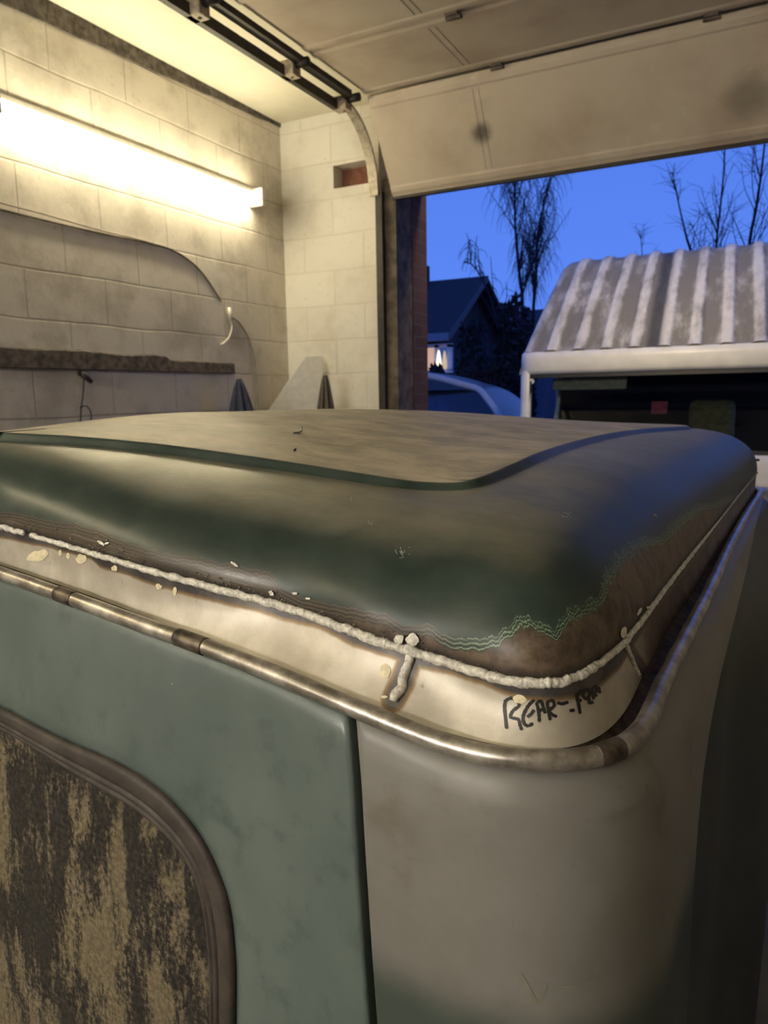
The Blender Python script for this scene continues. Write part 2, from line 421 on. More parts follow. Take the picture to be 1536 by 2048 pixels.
tag(mb.build('board', M['board']), 'white board with a slanted edge standing across the corner by the front pillar', 'board')

# ------------------------------------------------------------------ sectional garage door and tracks
DZ = 3.165; DX0, DX1 = -2.125, .49
gd = thing('garage_door', 'raised sectional garage door, stained beige, folded back under the ceiling', 'garage door', (-.8, 3.5, DZ))
def section(p0, p1, extra=None):
    """one panel between two (y, z) edges, with turned rims and two stiffeners"""
    (y0, z0), (y1, z1) = p0, p1
    d = np.array([y1 - y0, z1 - z0]); L = np.linalg.norm(d); d /= L; nrm = np.array([-d[1], d[0]])
    if nrm[1] < 0: nrm = -nrm
    m = MB()
    prof = [(0, 0), (.012, -.0), (.03, -.006), (.055, -.006), (.065, .0), (L - .065, .0), (L - .055, -.006), (L - .03, -.006), (L - .012, 0), (L, 0), (L, .035), (0, .035)]
    pl = [tuple(np.array([y0, z0]) + d * a + nrm * b) for a, b in prof]
    m.prism(pl, 'x', DX0, DX1)
    for off in (-.022, .012):
        q = [tuple(np.array([y0, z0]) + d * a + nrm * b) for a, b in [(.07, -.0022), (L - .07, -.0022), (L - .07, .002), (.07, .002)]]
        m.prism(q, 'x', -1.50 + off - .010, -1.50 + off + .010)
    return m.build('door_section', M['door_panel'], gd, bevel=.003)
section((4.215, 2.685), (3.915, 3.155))
yy = 3.905
for i in range(4):
    section((yy, DZ), (yy - .585, DZ)); yy -= .59
# bottom seal, hinges, soot mark
mb = MB(); mb.box((DX0, 4.205, 2.668), (DX1, 4.235, 2.684)); mb.build('bottom_seal', M['track'], gd)
for x in (-1.36, -.35):
    for yh in (3.91, 3.32, 2.73):
        mb = MB(); mb.box((x - .03, yh - .03, DZ - .016), (x + .03, yh + .03, DZ - .004)); mb.tube([(x - .035, yh, DZ - .016), (x + .035, yh, DZ - .016)], .011, 8); mb.build('hinge', M['brown_strip'], gd)
def panel_pt(px, py):
    a = np.array([0, 4.215, 2.685]); b = np.array([0, 3.915, 3.155]); t = b - a
    n = np.cross(t, [1, 0, 0]); d = ray(px, py); return CAM + d * (((a - CAM) @ n) / (d @ n))

def track(x, side):
    t = thing('door_track', 'steel roller track of the garage door, above the white front pillar' if side < 0 else 'second roller track of the garage door, above the right garage wall side', 'door track', (x, 3, DZ))
    path = [(y, DZ - .03) for y in np.linspace(-.2, 3.78, 8)]
    R = .40
    for a in np.linspace(.1, 1.5, 12): path.append((3.78 + R * math.sin(a), DZ - .03 - R * (1 - math.cos(a))))
    path += [(4.185, 2.70)]
    # the horizontal run: two dark rails with an open slot, the bend and drop: one grey channel
    m = MB(); m.box((x - .050, -.2, DZ - .085), (x - .020, 3.80, DZ - .035)); m.build('lower_rail', M['track'], t)
    m = MB(); m.box((x + .030, -.2, DZ - .035), (x + .075, 3.80, DZ - .005)); m.build('upper_rail', M['track'], t)
    m = MB(); bend = path[7:]
    rows = []
    for y, z in bend: rows.append((y, z))
    r4 = []
    for i, (y, z) in enumerate(rows):
        a = np.array(rows[max(0, i-1)]); b = np.array(rows[min(len(rows)-1, i+1)]); d = (b - a) / np.linalg.norm(b - a); n = np.array([d[1], -d[0]])
        r4.append([(x - .03, y, z), (x + .03, y, z), (x + .03, y + n[0]*.014, z + n[1]*.014), (x - .03, y + n[0]*.014, z + n[1]*.014)])
    m.grid(r4, closed=True); m.build('bend', M['track_grey'], t)
    m = MB(); m.box((x + .005, 4.18, .02), (x + .05, 4.21, 2.72)); m.build('upright', M['track'], t)
    for y in (2.65, 3.33, 3.84):
        m = MB(); m.box((x - .055, y - .035, DZ - .085), (x + .03, y + .035, DZ - .012)); br = m.build('bracket', M['rusty'], t, bevel=.004)
        m = MB(); m.tube([(x + .0, y, DZ - .09), (x + .0, y, DZ - .05)], .008, 8); m.build('bolt', M['brown_strip'], br, smooth=True)
        m = MB(); m.tube([(x + .03, y, DZ - .03), (x + .10, y, DZ - .03)], .022, 12); m.build('roller', M['track'], t, smooth=True)
    return t
track(-2.235, -1); track(.60, 1)

# ================================================================== THE VAN UNDER REPAIR
SCL = 0.82
def S(p): return CAM + SCL * (np.asarray(p, float) - CAM)
OX, OY = -.60, 1.20
XC = -1.22; YAW = math.radians(2.5)
def curve3(data):
    P = np.array([onz(px, py, z) for px, py, z in data])
    return spline(P, 1200)
def param(P):
    x, y = P[:, 0], P[:, 1]; s = np.zeros(len(P))
    for i in range(len(P)):
        if x[i] <= OX: s[i] = x[i] - OX
        elif y[i] >= OY: s[i] = 1 + (y[i] - OY)
        else: s[i] = math.atan2(x[i] - OX, OY - y[i]) / (math.pi / 2)
    return s
S0 = XC - OX; S_END = 2.60 - OY + 1
# even-ish spacing in metres along the gutter
_ss = np.concatenate([np.linspace(S0, 0, 130, endpoint=False), np.linspace(0, 1, 200, endpoint=False), np.linspace(1, S_END, 170)])
def resample(curve, ss=_ss, smooth=0):
    P = curve; s = param(P); k = np.maximum.accumulate(s + np.arange(len(s)) * 1e-9)
    Q = np.stack([np.interp(ss, k, P[:, j]) for j in range(3)], 1)
    if smooth:
        g = np.exp(-.5 * (np.arange(-3*smooth, 3*smooth+1) / smooth) ** 2); g /= g.sum()
        pad = 3 * smooth
        A = np.vstack([2*Q[0] - Q[1:pad+1][::-1], Q, 2*Q[-1] - Q[-pad-1:-1][::-1]])
        Q = np.stack([np.convolve(A[:, j], g, 'valid') for j in range(3)], 1)
    return Q
def lipz(px):
    return float(np.interp(px, [-300, 0, 500, 900, 1140, 1600], [1.266, 1.245, 1.199, 1.165, 1.170, 1.170]))
lip_px = [(-160, 1092), (-80, 1118), (0, 1146), (130, 1192), (260, 1240), (385, 1284), (500, 1328), (600, 1369), (690, 1408), (760, 1437), (830, 1466), (900, 1493), (980, 1513), (1060, 1522), (1140, 1522), (1200, 1513), (1250, 1494), (1285, 1460), (1303, 1425), (1317, 1385), (1338, 1342), (1381, 1256), (1412, 1196), (1437, 1141), (1463, 1085), (1496, 1024), (1524, 982), (1541, 958)]
LIP = resample(curve3([(a, b, lipz(a)) for a, b in lip_px]), smooth=4)
sb_px = [(-160, 1074), (-80, 1101), (0, 1129), (156, 1183), (286, 1231), (364, 1260), (500, 1312), (600, 1353), (700, 1395), (760, 1420), (830, 1446), (900, 1468), (960, 1483), (1042, 1501), (1124, 1500), (1165, 1491), (1206, 1471), (1233, 1446), (1260, 1408), (1285, 1352), (1312, 1300), (1340, 1250), (1395, 1168), (1430, 1110), (1470, 1045), (1500, 1000), (1527, 957)]
SB = resample(curve3([(a, b, lipz(a) + .001) for a, b in sb_px]), smooth=4)
def weldz(px):
    return float(np.interp(px, [-300, 0, 500, 900, 1060, 1200, 1300, 1600], [1.332, 1.311, 1.262, 1.228, 1.226, 1.231, 1.235, 1.235]))
weld_px = [(-160, 1012), (-80, 1031), (0, 1052), (65, 1070), (120, 1086), (180, 1104), (250, 1125), (300, 1140), (380, 1162), (450, 1181), (520, 1199), (600, 1222), (680, 1252), (750, 1279), (815, 1299), (860, 1312), (930, 1335), (1000, 1357), (1060, 1368), (1110, 1366), (1160, 1350), (1200, 1322), (1240, 1290), (1262, 1263), (1290, 1228), (1325, 1180), (1360, 1135), (1400, 1085), (1440, 1036), (1475, 992), (1500, 962), (1522, 936)]
WELD = resample(curve3([(a, b, weldz(a)) for a, b in weld_px]), smooth=3)
def swz(px):
    return float(np.interp(px, [-300, 0, 150, 300, 500, 700, 860, 1000, 1100, 1250, 1385], [1.440, 1.430, 1.423, 1.412, 1.392, 1.372, 1.360, 1.370, 1.385, 1.385, 1.372]))
sw_px = [(-160, 878), (-80, 880), (0, 884), (150, 892), (300, 906), (400, 919), (500, 933), (600, 948), (700, 964), (800, 978), (860, 983), (920, 983), (970, 975), (1010, 960), (1060, 937), (1100, 918), (1150, 899), (1200, 884), (1250, 873), (1300, 866), (1350, 862), (1385, 860)]
SWO = resample(curve3([(a, b, swz(a)) for a, b in sw_px]), smooth=8)
# the step of the raised panel: 16 mm in, 13 mm up
def inward(Q):
    t = np.gradient(Q, axis=0); n = np.stack([-t[:, 1], t[:, 0], 0*t[:, 0]], 1); n /= np.linalg.norm(n, axis=1)[:, None]
    return n
def rear_w(ss=_ss):   # 0 along the rear, 1 along the side
    u = np.clip(ss, 0, 1); return u*u*(3-2*u)
nin = inward(SWO)
stepH = np.interp(_ss, [S0, -.2, .4, .9, 2.4], [.016, .015, .011, .012, .012])
stepW = np.interp(_ss, [S0, -.2, .4, .9, 2.4], [.014, .015, .020, .020, .020])
SWT = SWO + nin * stepW[:, None]; SWT[:, 2] += stepH

# front end of the rings: a rounded corner, then straight to the centre line
AX0 = np.array([XC, .62]); AXD = np.array([math.sin(YAW), math.cos(YAW)]); AXN = np.array([math.cos(YAW), -math.sin(YAW)])
def close_front(Q, dz=0.):
    e = Q[-1]; ox = -.62; r = e[0] - ox; out = []
    for a in np.linspace(0, math.pi/2, 26)[1:]:
        out.append([ox + r * math.cos(a), e[1] + min(r, .45) * math.sin(a), e[2] + dz * a / (math.pi/2)])
    yF = out[-1][1]; xa = XC + math.tan(YAW) * (yF - .62)
    for x in np.linspace(ox, xa, 14)[1:]: out.append([x, yF, out[25-1][2]])
    return np.vstack([Q, out])
def mirror(H):
    d = H[:, :2] - AX0; k = d @ AXN; m = H.copy(); m[:, :2] = H[:, :2] - 2 * k[:, None] * AXN
    return np.vstack([H, m[::-1][1:-1]])
def ring(Q, dz=0.): return np.array([S(p) for p in mirror(close_front(Q, dz))])
HALF = len(close_front(LIP))

van = thing('van', 'old teal van under repair, roof freshly seam-welded, rear corner in grey primer', 'van', S((XC + .08, 1.8, 0)) * [1, 1, 0])

# ---- materials of the van
k = NM('roof_paint')
nz = k.n('ShaderNodeSeparateXYZ'); k.coord(); k.lk(k.nor, nz.inputs[0])
dw, be, al = k.attr('dweld'), k.attr('bedge'), k.attr('along')
cv = k.n('ShaderNodeCombineXYZ'); k.lk(k.math('MULTIPLY', al, 105.), cv.inputs[0]); k.lk(k.math('MULTIPLY', dw, 22.), cv.inputs[1])
zig = k.noise(1.0, 6, .75, cv.outputs[0])
wid = k.math('MULTIPLY', be, .62)
e_ = k.math('SUBTRACT', dw, k.math('ADD', be, k.math('MULTIPLY', k.math('SUBTRACT', zig, .5), k.math('MAXIMUM', wid, .004))))
n_big = k.noise(3.0, 5, .6); n_mid = k.noise(16, 6, .65)
streak = k.noise(11, 7, .72, k.vec(.8, 1.3, 1, (0, 0, .3)), .3)
teal = k.mix(k.step(n_mid, .3, .75), (.018, .033, .028), (.042, .060, .053))
dust = k.mix(k.step(streak, .34, .66), (.34, .295, .215), (.56, .495, .375))
dust = k.mix(k.step(n_big, .35, .7, 0, .5), dust, (.36, .32, .25))
flat = k.math('MAXIMUM', k.math('MULTIPLY', k.step(nz.outputs['Z'], .95, .99), k.attr('inner')), k.math('MULTIPLY', k.step(nz.outputs['Z'], .88, 1.0), k.math('SUBTRACT', 1., k.attr('inner'))))
inner = k.attr('inner')
dm = k.math('MULTIPLY', k.math('MULTIPLY', flat, k.math('ADD', k.math('MULTIPLY', inner, .58), .32)), k.step(k.math('ADD', n_mid, k.math('MULTIPLY', streak, .6)), .45, .95, .6, 1.))
col = k.mix(dm, teal, dust)
# scorched band with paint contour lines
wv = k.math('FRACT', k.math('MULTIPLY', k.math('ADD', e_, k.math('MULTIPLY', zig, .004)), 260.))
line = k.step(k.math('ABSOLUTE', k.math('SUBTRACT', wv, .5)), .10, .24, 1, 0)
right = k.attr('side')
bare = k.mix(k.step(k.noise(55, 6, .7), .35, .68), (.050, .032, .022), (.145, .105, .072))
bare = k.mix(k.step(n_mid, .48, .66, 0, .75), bare, (.17, .125, .085))
burn = k.mix(k.step(k.noise(28, 6, .7, cv.outputs[0]), .35, .7), (.030, .024, .018), (.125, .095, .065))
cw = k.n('ShaderNodeCombineXYZ'); k.lk(k.math('MULTIPLY', al, 9.), cw.inputs[0]); k.lk(k.math('MULTIPLY', dw, 330.), cw.inputs[1])
burn = k.mix(k.step(k.noise(1., 4, .6, cw.outputs[0], .6), .50, .60, 0, .6), burn, (.20, .165, .12))
inside = k.mix(k.step(right, .25, .55), burn, bare)
soot = k.step(k.math('ADD', dw, k.math('MULTIPLY', k.math('SUBTRACT', n_mid, .5), .012)), .003, .013, .9, 0)
inside = k.mix(soot, inside, (.016, .012, .010))
edge_col = k.mix(k.step(right, .75, 1.), (.105, .085, .06), (.24, .33, .23))
inside = k.mix(k.math('MULTIPLY', k.step(e_, -.0105, -.009), line), inside, edge_col)
inside = k.mix(k.math('MULTIPLY', k.step(e_, -.0105, -.009), k.math('SUBTRACT', 1., line)), inside, k.mix(k.step(right, .75, 1.), (.035, .030, .022), (.022, .042, .030)))
pm = k.step(e_, -.0006, .0006)
col = k.mix(pm, inside, col)
k.set(col, k.math('ADD', k.math('MULTIPLY', n_mid, .16), k.math('ADD', k.math('MULTIPLY', dm, .16), k.math('ADD', k.math('MULTIPLY', right, .10), .24))), 0, .38)
k.bump(k.math('ADD', n_mid, k.math('MULTIPLY', k.noise(140, 3), .3)), .06, .01)
M['roof'] = k.m

k = NM('bare_strip')
dw, be, dv = k.attr('dweld'), k.attr('bedge'), k.attr('dvert')
n_m = k.noise(22, 5, .6); n_f = k.noise(90, 4)
base = k.mix(k.step(n_m, .3, .72), (.46, .42, .35), (.66, .61, .52))
base = k.mix(k.step(n_f, .68, .75, 0, .5), base, (.16, .12, .08))
base = k.mix(k.step(k.attr('side'), .55, 1.0), base, k.mix(k.step(n_m, .35, .7), (.055, .034, .024), (.16, .11, .075)))
wob = k.math('MULTIPLY', k.math('SUBTRACT', n_m, .5), .007)
e1 = k.math('SUBTRACT', k.math('ADD', dw, wob), be)
e2 = k.math('SUBTRACT', k.math('ADD', dv, wob), .0105)
ee = k.math('MINIMUM', e1, e2)
sc = k.mix(k.step(n_m, .35, .65), (.055, .05, .055), (.15, .135, .125))
sc = k.mix(k.step(ee, -.0035, -.0002), sc, (.22, .14, .06))
col = k.mix(k.step(ee, -.0006, .0035), sc, base)
k.set(col, .42, .25); k.bump(n_m, .08, .01)
M['strip'] = k.m

k = NM('gutter_metal')
n_m = k.noise(30, 6, .65)
k.set(k.mix(k.step(n_m, .35, .68), (.24, .215, .185), (.58, .55, .50)), k.math('ADD', k.math('MULTIPLY', n_m, .25), .2), .75); k.bump(k.noise(160, 4), .08, .002)
M['gutter'] = k.m
M['gutter_dark'] = simple('tarnished_metal', (.13, .105, .08), .4, .6, .4, 60)
M['channel'] = simple('dirty_channel', (.075, .055, .04), .7, .2, .4, 60)
M['bead'] = simple('weld_bead', (.86, .82, .74), .5, .1, .18, 220, bump=.5)
M['spot'] = simple('cream_paint_spot', (.92, .82, .56), .5, 0, .08, 200)
M['marker'] = simple('black_marker', (.015, .013, .012), .5)

k = NM('teal_door_paint')
n1 = k.noise(7, 6, .65, k.vec(1, 1, .6)); n2 = k.noise(26, 5, .6)
c = k.mix(k.step(n1, .32, .66), (.085, .118, .112), (.118, .152, .146))
c = k.mix(k.step(n2, .52, .72, 0, .8), c, (.060, .086, .081)); c = k.mix(k.step(k.noise(3.5, 3), .50, .75, 0, .6), c, (.125, .155, .155))
vo = k.n('ShaderNodeTexVoronoi'); k.lk(k.coord(), vo.inputs['Vector']); vo.inputs['Scale'].default_value = 42
sel = k.n('ShaderNodeSeparateColor'); k.lk(vo.outputs['Color'], sel.inputs[0])
spk = k.math('MULTIPLY', k.step(vo.outputs['Distance'], .035, .06, 1, 0), k.math('GREATER_THAN', sel.outputs[0], .93))
c = k.mix(k.math('MULTIPLY', spk, .75), c, (.5, .5, .46))
k.set(c, k.math('ADD', k.math('MULTIPLY', n2, .12), .27), 0, .5); k.bump(k.noise(190, 3), .05, .003)
M['teal'] = k.m

k = NM('grey_primer')
n1 = k.noise(5, 5, .6); n2 = k.noise(11, 6, .65); n3 = k.noise(120, 3)
sp_ = k.n('ShaderNodeSeparateXYZ'); k.lk(k.coord(), sp_.inputs[0])
c = k.mix(k.step(n1, .35, .65), (.165, .158, .145), (.215, .207, .196))
c = k.mix(k.step(n2, .56, .74, 0, .75), c, (.14, .125, .10)); c = k.mix(k.step(n3, .66, .74, 0, .2), c, (.10, .09, .08))
# sprayed primer ends over the old teal paint lower down
zz = k.math('ADD', sp_.outputs['Z'], k.math('MULTIPLY', k.math('SUBTRACT', n1, .5), .06))
ZP = S(ony(1000, 2035, .60))[2]
c = k.mix(k.step(zz, ZP - .02, ZP + .035), (.045, .062, .055), c)
# ... and round the corner on the side
M_side_x = S((-.047, .85, 1))[0]
k.set(c, k.math('ADD', k.math('MULTIPLY', n2, .12), .36)); k.bump(n3, .04, .003)
M['primer'] = k.m
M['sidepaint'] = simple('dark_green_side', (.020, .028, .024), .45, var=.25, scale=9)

# ---- roof shell
half = lambda Q, dz=0.: close_front(Q, dz)
Hw, Hs, Ht = half(WELD, .0), half(SWO, -.01), half(SWT, -.01)
NR = 34; rows = []; phm = math.radians(89)
for i in range(NR + 1):
    ph = phm * i / NR
    h = (1 - math.cos(ph)) / (1 - math.cos(phm)); v = (math.sin(ph) / math.sin(phm)) ** .84
    R_ = Hw + (Hs - Hw) * np.array([h, h, v]); rows.append(R_)
nstep = 8
for i in range(1, nstep + 1):
    u = i / nstep; R_ = Hs + (Ht - Hs) * np.array([u, u, 0]); R_[:, 2] = Hs[:, 2] + (Ht[:, 2] - Hs[:, 2]) * (u*u*(3-2*u)); rows.append(R_)
def spine(P):
    y = np.clip(P[:, 1], 1.35, 2.35); x = XC + math.tan(YAW) * (y - .62)
    z = np.interp(y, [1.35, 1.9, 2.35], [1.468, 1.460, 1.440]); return np.stack([x, y, z], 1)
Hp = spine(Ht); NI = 30
# height of the crowned panel: a smooth sheet through its rim and its ridge line
bpts = mirror(Ht)[::14]; sy = np.linspace(1.25, 2.4, 6)
spts = np.stack([XC + math.tan(YAW) * (sy - .62), sy, np.interp(sy, [1.25, 1.9, 2.4], [1.467, 1.461, 1.440])], 1)
cp = np.vstack([bpts, spts])
def tps(r2): return np.where(r2 > 1e-12, .5 * r2 * np.log(np.maximum(r2, 1e-12)), 0)
Kc = tps(((cp[:, None, :2] - cp[None, :, :2]) ** 2).sum(2)) + np.eye(len(cp)) * 1e-4
Pc = np.hstack([np.ones((len(cp), 1)), cp[:, :2]])
sol = np.linalg.solve(np.block([[Kc, Pc], [Pc.T, np.zeros((3, 3))]]), np.r_[cp[:, 2], np.zeros(3)])
def sheet(P):
    return tps(((P[:, None, :2] - cp[None, :, :2]) ** 2).sum(2)) @ sol[:-3] + sol[-3] + P[:, :2] @ sol[-2:]
rim_err = Ht[:, 2] - sheet(Ht)
for i in range(1, NI + 1):
    u = i / NI; R_ = Ht + (Hp - Ht) * u; R_[:, 2] = sheet(R_) + rim_err * max(0, 1 - u * 5); rows.append(R_)
full = [np.array([S(p) for p in mirror(r)]) for r in rows]
mb = MB(); mb.grid(full, closed=True)
nfull = len(full[0])
A = np.array(full); dist = np.zeros(A.shape[:2]); seglen = np.linalg.norm(np.diff(A, axis=0), axis=2); dist[1:] = np.cumsum(seglen, axis=0)
Wl = A[0]; al_ = np.r_[0, np.cumsum(np.linalg.norm(np.diff(Wl[:HALF], axis=0), axis=1))]
sHalf = np.r_[_ss, np.full(HALF - len(_ss), _ss[-1])]
def mir1(v): return np.r_[v, v[::-1][1:-1]]
alongF = mir1(al_)
# where the scorched edge sits, read on the shell itself
dome = BVHTree.FromPolygons([Vector(p) for p in mb.v], mb.f)
Dflat = dist.reshape(-1)
def hit(bvh, px, py):
    d = Vector(ray(px, py)).normalized(); return bvh.ray_cast(Vector(CAM), d)
def nearest_row(loc):
    L = np.array(loc); d2 = ((A[:NR+1, :HALF] - L) ** 2).sum(2); r, c_ = np.unravel_index(np.argmin(d2), d2.shape); return r, c_
edge_px = [(0, 1024), (40, 1028), (100, 1040), (150, 1046), (200, 1060), (260, 1085), (300, 1100), (340, 1110), (400, 1115), (440, 1125), (480, 1135), (540, 1152), (560, 1170), (600, 1193), (690, 1212), (770, 1226), (800, 1245), (860, 1250), (900, 1275), (960, 1285), (1000, 1268), (1030, 1238), (1055, 1230), (1085, 1250), (1108, 1268), (1130, 1228), (1170, 1205), (1195, 1185), (1215, 1150), (1235, 1112), (1265, 1088), (1290, 1078), (1320, 1078), (1340, 1052), (1360, 1032), (1400, 1012), (1425, 1008), (1450, 1000), (1480, 982)]
ks, kv = [], []
for px, py in edge_px:
    loc, nn_, fi, ds = hit(dome, px, py)
    if loc is None: continue
    r, c_ = nearest_row(loc); ks.append(al_[c_]); kv.append(dist[r, c_])
o_ = np.argsort(ks); ks = np.array(ks)[o_]; kv = np.array(kv)[o_]
bed = np.interp(al_, np.r_[-1, ks, ks[-1] + .25], np.r_[kv[0], kv, .004])
side_w = np.clip((sHalf - .12) / .25, 0, 1)
at_b = np.tile(mir1(bed), len(rows)); at_a = np.tile(alongF, len(rows)); at_s = np.tile(mir1(side_w), len(rows))
inn = np.repeat(np.r_[np.zeros(NR + 1), np.linspace(0, 1, nstep + 1)[1:] ** 4, np.ones(NI)], nfull)
mb.at = {'dweld': Dflat, 'bedge': at_b, 'along': at_a, 'side': at_s, 'inner': inn}
roof = mb.build('roof', M['roof'], van, smooth=True, fixn=False)

# ---- bare strip between gutter and weld
Hb = half(SB); srows = []
for i in range(9):
    u = i / 8; R_ = Hb + (Hw - Hb) * u
    n2_ = np.zeros_like(R_); n2_[:len(_ss)] = inward(SB)
    srows.append(R_ + n2_ * (.006 * math.sin(math.pi * u)))
sf = [np.array([S(p) for p in mirror(r)]) for r in srows]
mb = MB(); mb.grid(sf, closed=True); B_ = np.array(sf)
sd = np.zeros(B_.shape[:2]); sd[:-1] = np.cumsum(np.linalg.norm(np.diff(B_, axis=0), axis=2)[::-1], axis=0)[::-1]
sbvh = BVHTree.FromPolygons([Vector(p) for p in mb.v], mb.f)
sc_px = [(0, 1074), (100, 1095), (180, 1115), (200, 1132), (260, 1150), (330, 1175), (400, 1195), (480, 1215), (560, 1235), (600, 1245), (640, 1256), (700, 1288), (770, 1312), (850, 1336), (900, 1347), (960, 1366), (1000, 1382), (1060, 1396), (1120, 1397), (1180, 1384), (1220, 1352), (1240, 1335)]
ks, kv = [], []
for px, py in sc_px:
    loc, nn_, fi, ds = hit(sbvh, px, py)
    if loc is None: continue
    d2 = ((B_[:, :HALF] - np.array(loc)) ** 2).sum(2); r, c_ = np.unravel_index(np.argmin(d2), d2.shape); ks.append(al_[c_]); kv.append(np.linalg.norm(np.array(loc) - Wl[c_]))
o_ = np.argsort(ks); ks = np.array(ks)[o_]; kv = np.array(kv)[o_]
sbed = np.interp(al_, np.r_[-1, ks, ks[-1] + .1], np.r_[kv[0], kv, .02])
def on_strip(px, py, off=.0):
    loc, nn_, fi, ds = hit(sbvh, px, py)
    if loc is None: return None
    nn_ = nn_ if nn_.dot(Vector(ray(px, py))) < 0 else -nn_
    return np.array(loc + nn_ * off)
def on_dome(px, py, off=.0):
    loc, nn_, fi, ds = hit(dome, px, py)
    if loc is None: return None
    nn_ = nn_ if nn_.dot(Vector(ray(px, py))) < 0 else -nn_
    return np.array(loc + nn_ * off)
va, vb = on_strip(820, 1318), on_strip(788, 1398)
def dseg(P, a, b):
    ab = b - a; t = np.clip(((P - a) @ ab) / (ab @ ab), 0, 1); return np.linalg.norm(P - a - t[..., None] * ab, axis=-1)
dv1 = dseg(B_, va, vb)
va2, vb2 = on_strip(1258, 1285), on_strip(1290, 1340)
dv2 = dseg(B_, va2, vb2)
side_strip = np.clip((sHalf - .28) / .45, 0, 1)
mb.at = {'dweld': sd.reshape(-1), 'bedge': np.tile(mir1(sbed), 9), 'dvert': np.minimum(dv1, dv2).reshape(-1), 'side': np.tile(mir1(side_strip), 9)}
strip = mb.build('roof_side_strip', M['strip'], van, smooth=True, fixn=False)

# ---- drip gutter: channel floor, rolled lip, joiner sleeves
Hl = half(LIP)
mb = MB(); c0 = Hb.copy(); c0[:, 2] -= .004; c1 = Hl.copy(); c1[:, 2] -= .006
mb.grid([np.array([S(p) for p in mirror(r)]) for r in (Hb, c0, (c0 + c1) / 2 - [0, 0, .004], c1, Hl)], closed=True)
mb.build('gutter_channel', M['channel'], van, smooth=True, fixn=False)
Lf = np.array([S(p) for p in mirror(Hl)])
mb = MB(); r_ = np.array([.0083 + .0006 * mnoise.noise(Vector((i * .09, 0, 0))) for i in range(len(Lf))])
mb.tube(Lf, r_, 14, closed=True); lip = mb.build('gutter_lip', M['gutter'], van, smooth=True)
def lip_idx(px):
    pr = np.array([(768 + FPX * q[0] / -q[2]) for q in ((p - CAM) @ ROT for p in Lf[:HALF])])
    return int(np.argmin(np.abs(pr[:400] - px)))
for a, b in ((122, 146), (362, 404), (1205, 1232)):
    i0, i1 = lip_idx(a), lip_idx(b); mb = MB(); mb.tube(spline(Lf[i0-1:i1+2], 16), .0090, 14); mb.build('gutter_sleeve', M['gutter_dark'], lip, smooth=True)

# ---- weld beads
def bead(P, r0, seed, name, taper=True, gaps=()):
    m = MB(); n = len(P); rr = []
    Q = []
    for i, p in enumerate(P):
        L_ = i * .0011
        k_ = 1 + .34 * mnoise.noise(Vector((L_ * 75, seed, 0))) + .20 * mnoise.noise(Vector((L_ * 420, seed, 3)))
        r = r0[i] * max(.45, k_)
        Q.append(p + np.array([mnoise.noise(Vector((L_*90, seed, 9))), mnoise.noise(Vector((L_*90, seed, 19))), mnoise.noise(Vector((L_*90, seed, 29)))]) * r0[i] * .40); rr.append(r)
    m.tube(Q, rr, 9)
    return m.build(name, M['bead'], van, smooth=True)
def dense(P, step=.0011):
    d = np.r_[0, np.cumsum(np.linalg.norm(np.diff(P, axis=0), axis=1))]; t = np.arange(0, d[-1], step)
    return np.stack([np.interp(t, d, P[:, j]) for j in range(3)], 1), t / d[-1]
outw = -np.vstack([inward(WELD), np.zeros((HALF - len(_ss), 3))])
Wo = np.array([S(p) for p in (Hw + outw * .002)])
def w_idx(px):
    pr = np.array([(768 + FPX * q[0] / -q[2]) for q in ((p - CAM) @ ROT for p in Wo)]); return int(np.argmin(np.abs(pr[:len(_ss)] - px)))
i58, i66, i815 = w_idx(56), w_idx(64), w_idx(820)
P, t = dense(Wo[:i58]); bead(P, np.full(len(P), .0034), 1, 'weld_bead')
P, t = dense(Wo[i66:len(_ss)]); 
pxs = np.array([768 + FPX * q[0] / -q[2] for q in ((p - CAM) @ ROT for p in P)])
r0 = np.interp(pxs, [60, 250, 450, 800, 1000, 1130, 1200, 1300, 1400, 1440, 1530], [.0030, .0034, .0042, .0044, .0042, .0040, .0032, .0028, .0026, .0016, .0014]) 
bead(P, r0, 5, 'weld_bead')
P, t = dense(np.array([on_strip(px, py, .001) for px, py in [(822, 1306), (818, 1325), (812, 1345), (805, 1360), (803, 1375), (794, 1392), (787, 1404)]])); bead(P, np.full(len(P), .0042), 9, 'weld_bead')
P, t = dense(np.array([q for q in (on_strip(px, py, .001) for px, py in [(1250, 1288), (1256, 1304), (1262, 1318), (1268, 1334), (1276, 1350)]) if q is not None])); bead(P, np.full(len(P), .0022), 12, 'weld_bead')

# ---- spatter, paint spots, flakes, marker lettering
def blob(m, fn, px, py, rx, ry, seed, off=.0006, rot=0.):
    pts = []; n = 18
    for i in range(n):
        a = 2*math.pi*i/n; k_ = 1 + .35 * mnoise.noise(Vector((math.cos(a)*1.7, math.sin(a)*1.7, seed)))
        x, y = rx*k_*math.cos(a), ry*k_*math.sin(a)
        q = fn(px + x*math.cos(rot) - y*math.sin(rot), py + x*math.sin(rot) + y*math.cos(rot), off)
        if q is not None: pts.append(q)
    c = fn(px, py, off + .0006)
    if c is None or len(pts) < 4: return
    m.add([c] + pts, [(0, i + 1, (i + 1) % len(pts) + 1) for i in range(len(pts))])
for i, (px, py, rx, ry) in enumerate([(78, 1111, 24, 10), (121, 1106, 3.5, 6), (137, 1112, 4, 6), (163, 1117, 10, 10), (230, 1136, 6, 6), (318, 1173, 6, 6), (350, 1182, 4.5, 8), (770, 1342, 11, 13), (769, 1394, 6, 3), (1040, 1398, 14, 9)]):
    mb = MB(); blob(mb, on_strip, px, py, rx, ry, i * 3.1, rot=-.3 if i == 0 else 0.)
    if mb.v: mb.build('paint_spot', M['spot'], strip, smooth=True)
